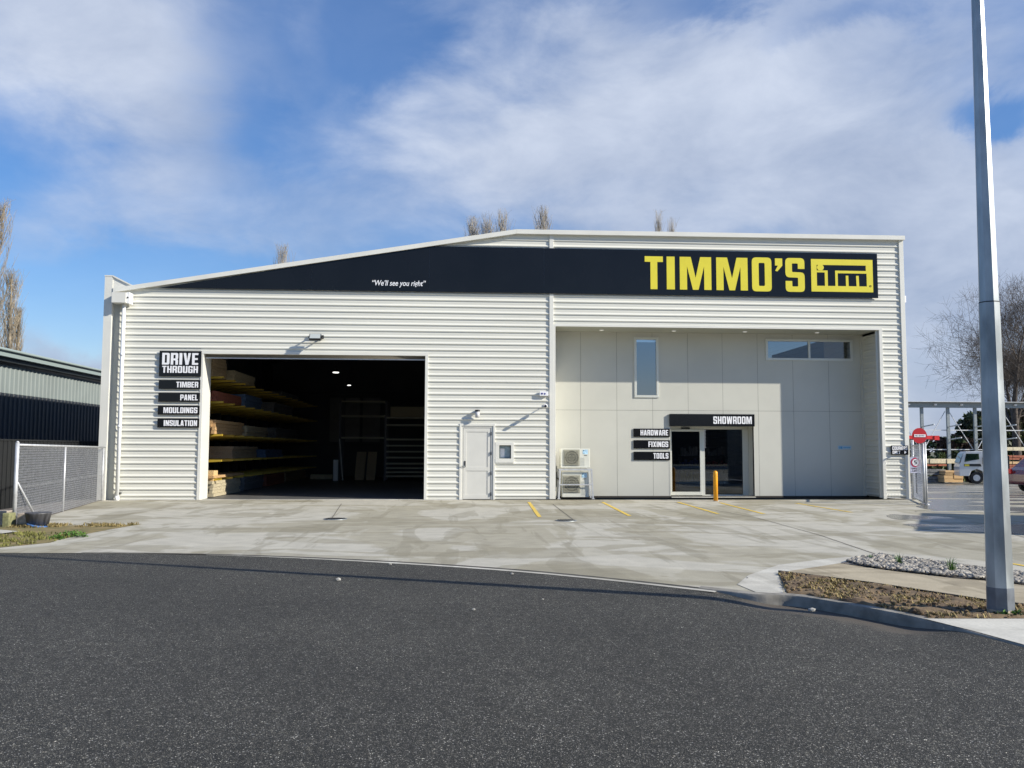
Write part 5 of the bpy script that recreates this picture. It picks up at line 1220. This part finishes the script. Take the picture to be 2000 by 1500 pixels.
poplar(983, 408, 74, 44, 4, 'tallest bare poplar top just left of the roof ridge', M['poplarfar'], gp_, dens=1.15)
poplar(1062, 401, 75, 46, 5, 'bare poplar top right of the ridge above the wall joint', M['poplarfar'], gp_)
poplar(1286, 410, 78, 26, 6, 'left thin bare poplar top above the yellow lettering', M['poplarfar'], gp_, dens=.6)
poplar(1312, 424, 80, 28, 7, 'right faint bare poplar top above the yellow lettering', M['poplarfar'], gp_, dens=.5)
gl = 'bare poplars beyond the neighbouring shed'
poplar(0, 385, 70, 66, 8, 'tallest brown bare poplar at the left edge', M['poplar'], gl, dens=1.0)
poplar(24, 525, 66, 44, 9, 'shorter brown bare poplar standing in front of the tallest one', M['poplar'], gl, dens=1.0)
poplar(38, 600, 72, 18, 10, 'thin low bare poplar right of the brown pair', M['poplar'], gl, dens=.7)
def leafmass(name, label, x0, x1, Y, depth, z0, ztop, n, ms, seed, cat='hedge', ls=(.12, .3), trunkm=None):
    rnd = random.Random(seed); root = thing(name, label, cat, ((x0+x1)/2, Y, z0)); mb = MB(); mb2 = MB()
    from mathutils import noise
    for k in range(n):
        x = rnd.uniform(x0, x1); y = Y+rnd.uniform(0, depth); top = ztop(x)+noise.noise(Vector((x*.6, y*.6, seed)))*.8+noise.noise(Vector((x*2, y, seed)))*.3
        z = z0+(top-z0)*rnd.random()**.6; l_ = rnd.uniform(*ls)
        if noise.noise(Vector((x*.9, z*.9, seed+y*.5))) < -.22: continue
        d = Vector((rnd.gauss(0, 1), rnd.gauss(0, 1), rnd.gauss(0, 1))).normalized(); s_ = d.cross(Vector((rnd.gauss(0, 1), rnd.gauss(0, 1), rnd.gauss(0, 1)))).normalized(); c = Vector((x, y, z))
        (mb if noise.noise(Vector((x*.5, z*.8, seed*2.))) > -.05 or len(ms) < 2 else mb2).add([c-d*l_, c+s_*l_*.5, c+d*l_, c-s_*l_*.5], [(0, 1, 2, 3)])
    mb.build('foliage', M[ms[0]], root, recalc=False)
    if mb2.v: mb2.build('foliage', M[ms[1]], root, recalc=False)
    st = MB(); x = x0+.5
    while x < x1: st.tube([(x, Y+depth/2, z0), (x+rnd.uniform(-.2, .2), Y+depth/2, z0+(ztop(x)-z0)*.7)], [.09, .03], 6); x += 1.6
    st.build('trunk', M['bark'], root)
    return root
xa = at(1776, 850, 76).x; xb_ = at(1896, 850, 76).x; xc = at(1940, 850, 76).x; xd = at(2100, 850, 76).x
leafmass('hedge', 'dark brown and green hedge behind the yard rack', xa-8, xb_+1, 76, 2.5, gy(76), lambda x: at(1850, 858, 76).z, 16000, ('brown', 'leafmid'), 3)
leafmass('evergreen_tree', 'tall dark evergreen mass behind the rack right of the street light pole', xc, xd+6, 78, 4, gy(78), lambda x: at(1980, 797, 78).z-.4*max(0, (xc+2.2-x)), 24000, ('leafdark', 'leafmid'), 5, 'tree', ls=(.15, .36))
leafmass('evergreen_tree', 'narrow dark conifer seen through the rack left of the pole', at(1893, 850, 77).x, at(1925, 850, 77).x, 77, 2, gy(77), lambda x: at(1905, 838, 77).z+1.0-.9*abs(x-at(1905, 850, 77).x), 7000, ('leafdark',), 8, 'tree')
leafmass('shrub', 'low green shrubs in front of the hedge under the rack', xa-4, xb_, 70, 1.5, gy(70), lambda x: at(1850, 886, 70).z, 7000, ('leafmid', 'leafdark'), 9, 'shrub')
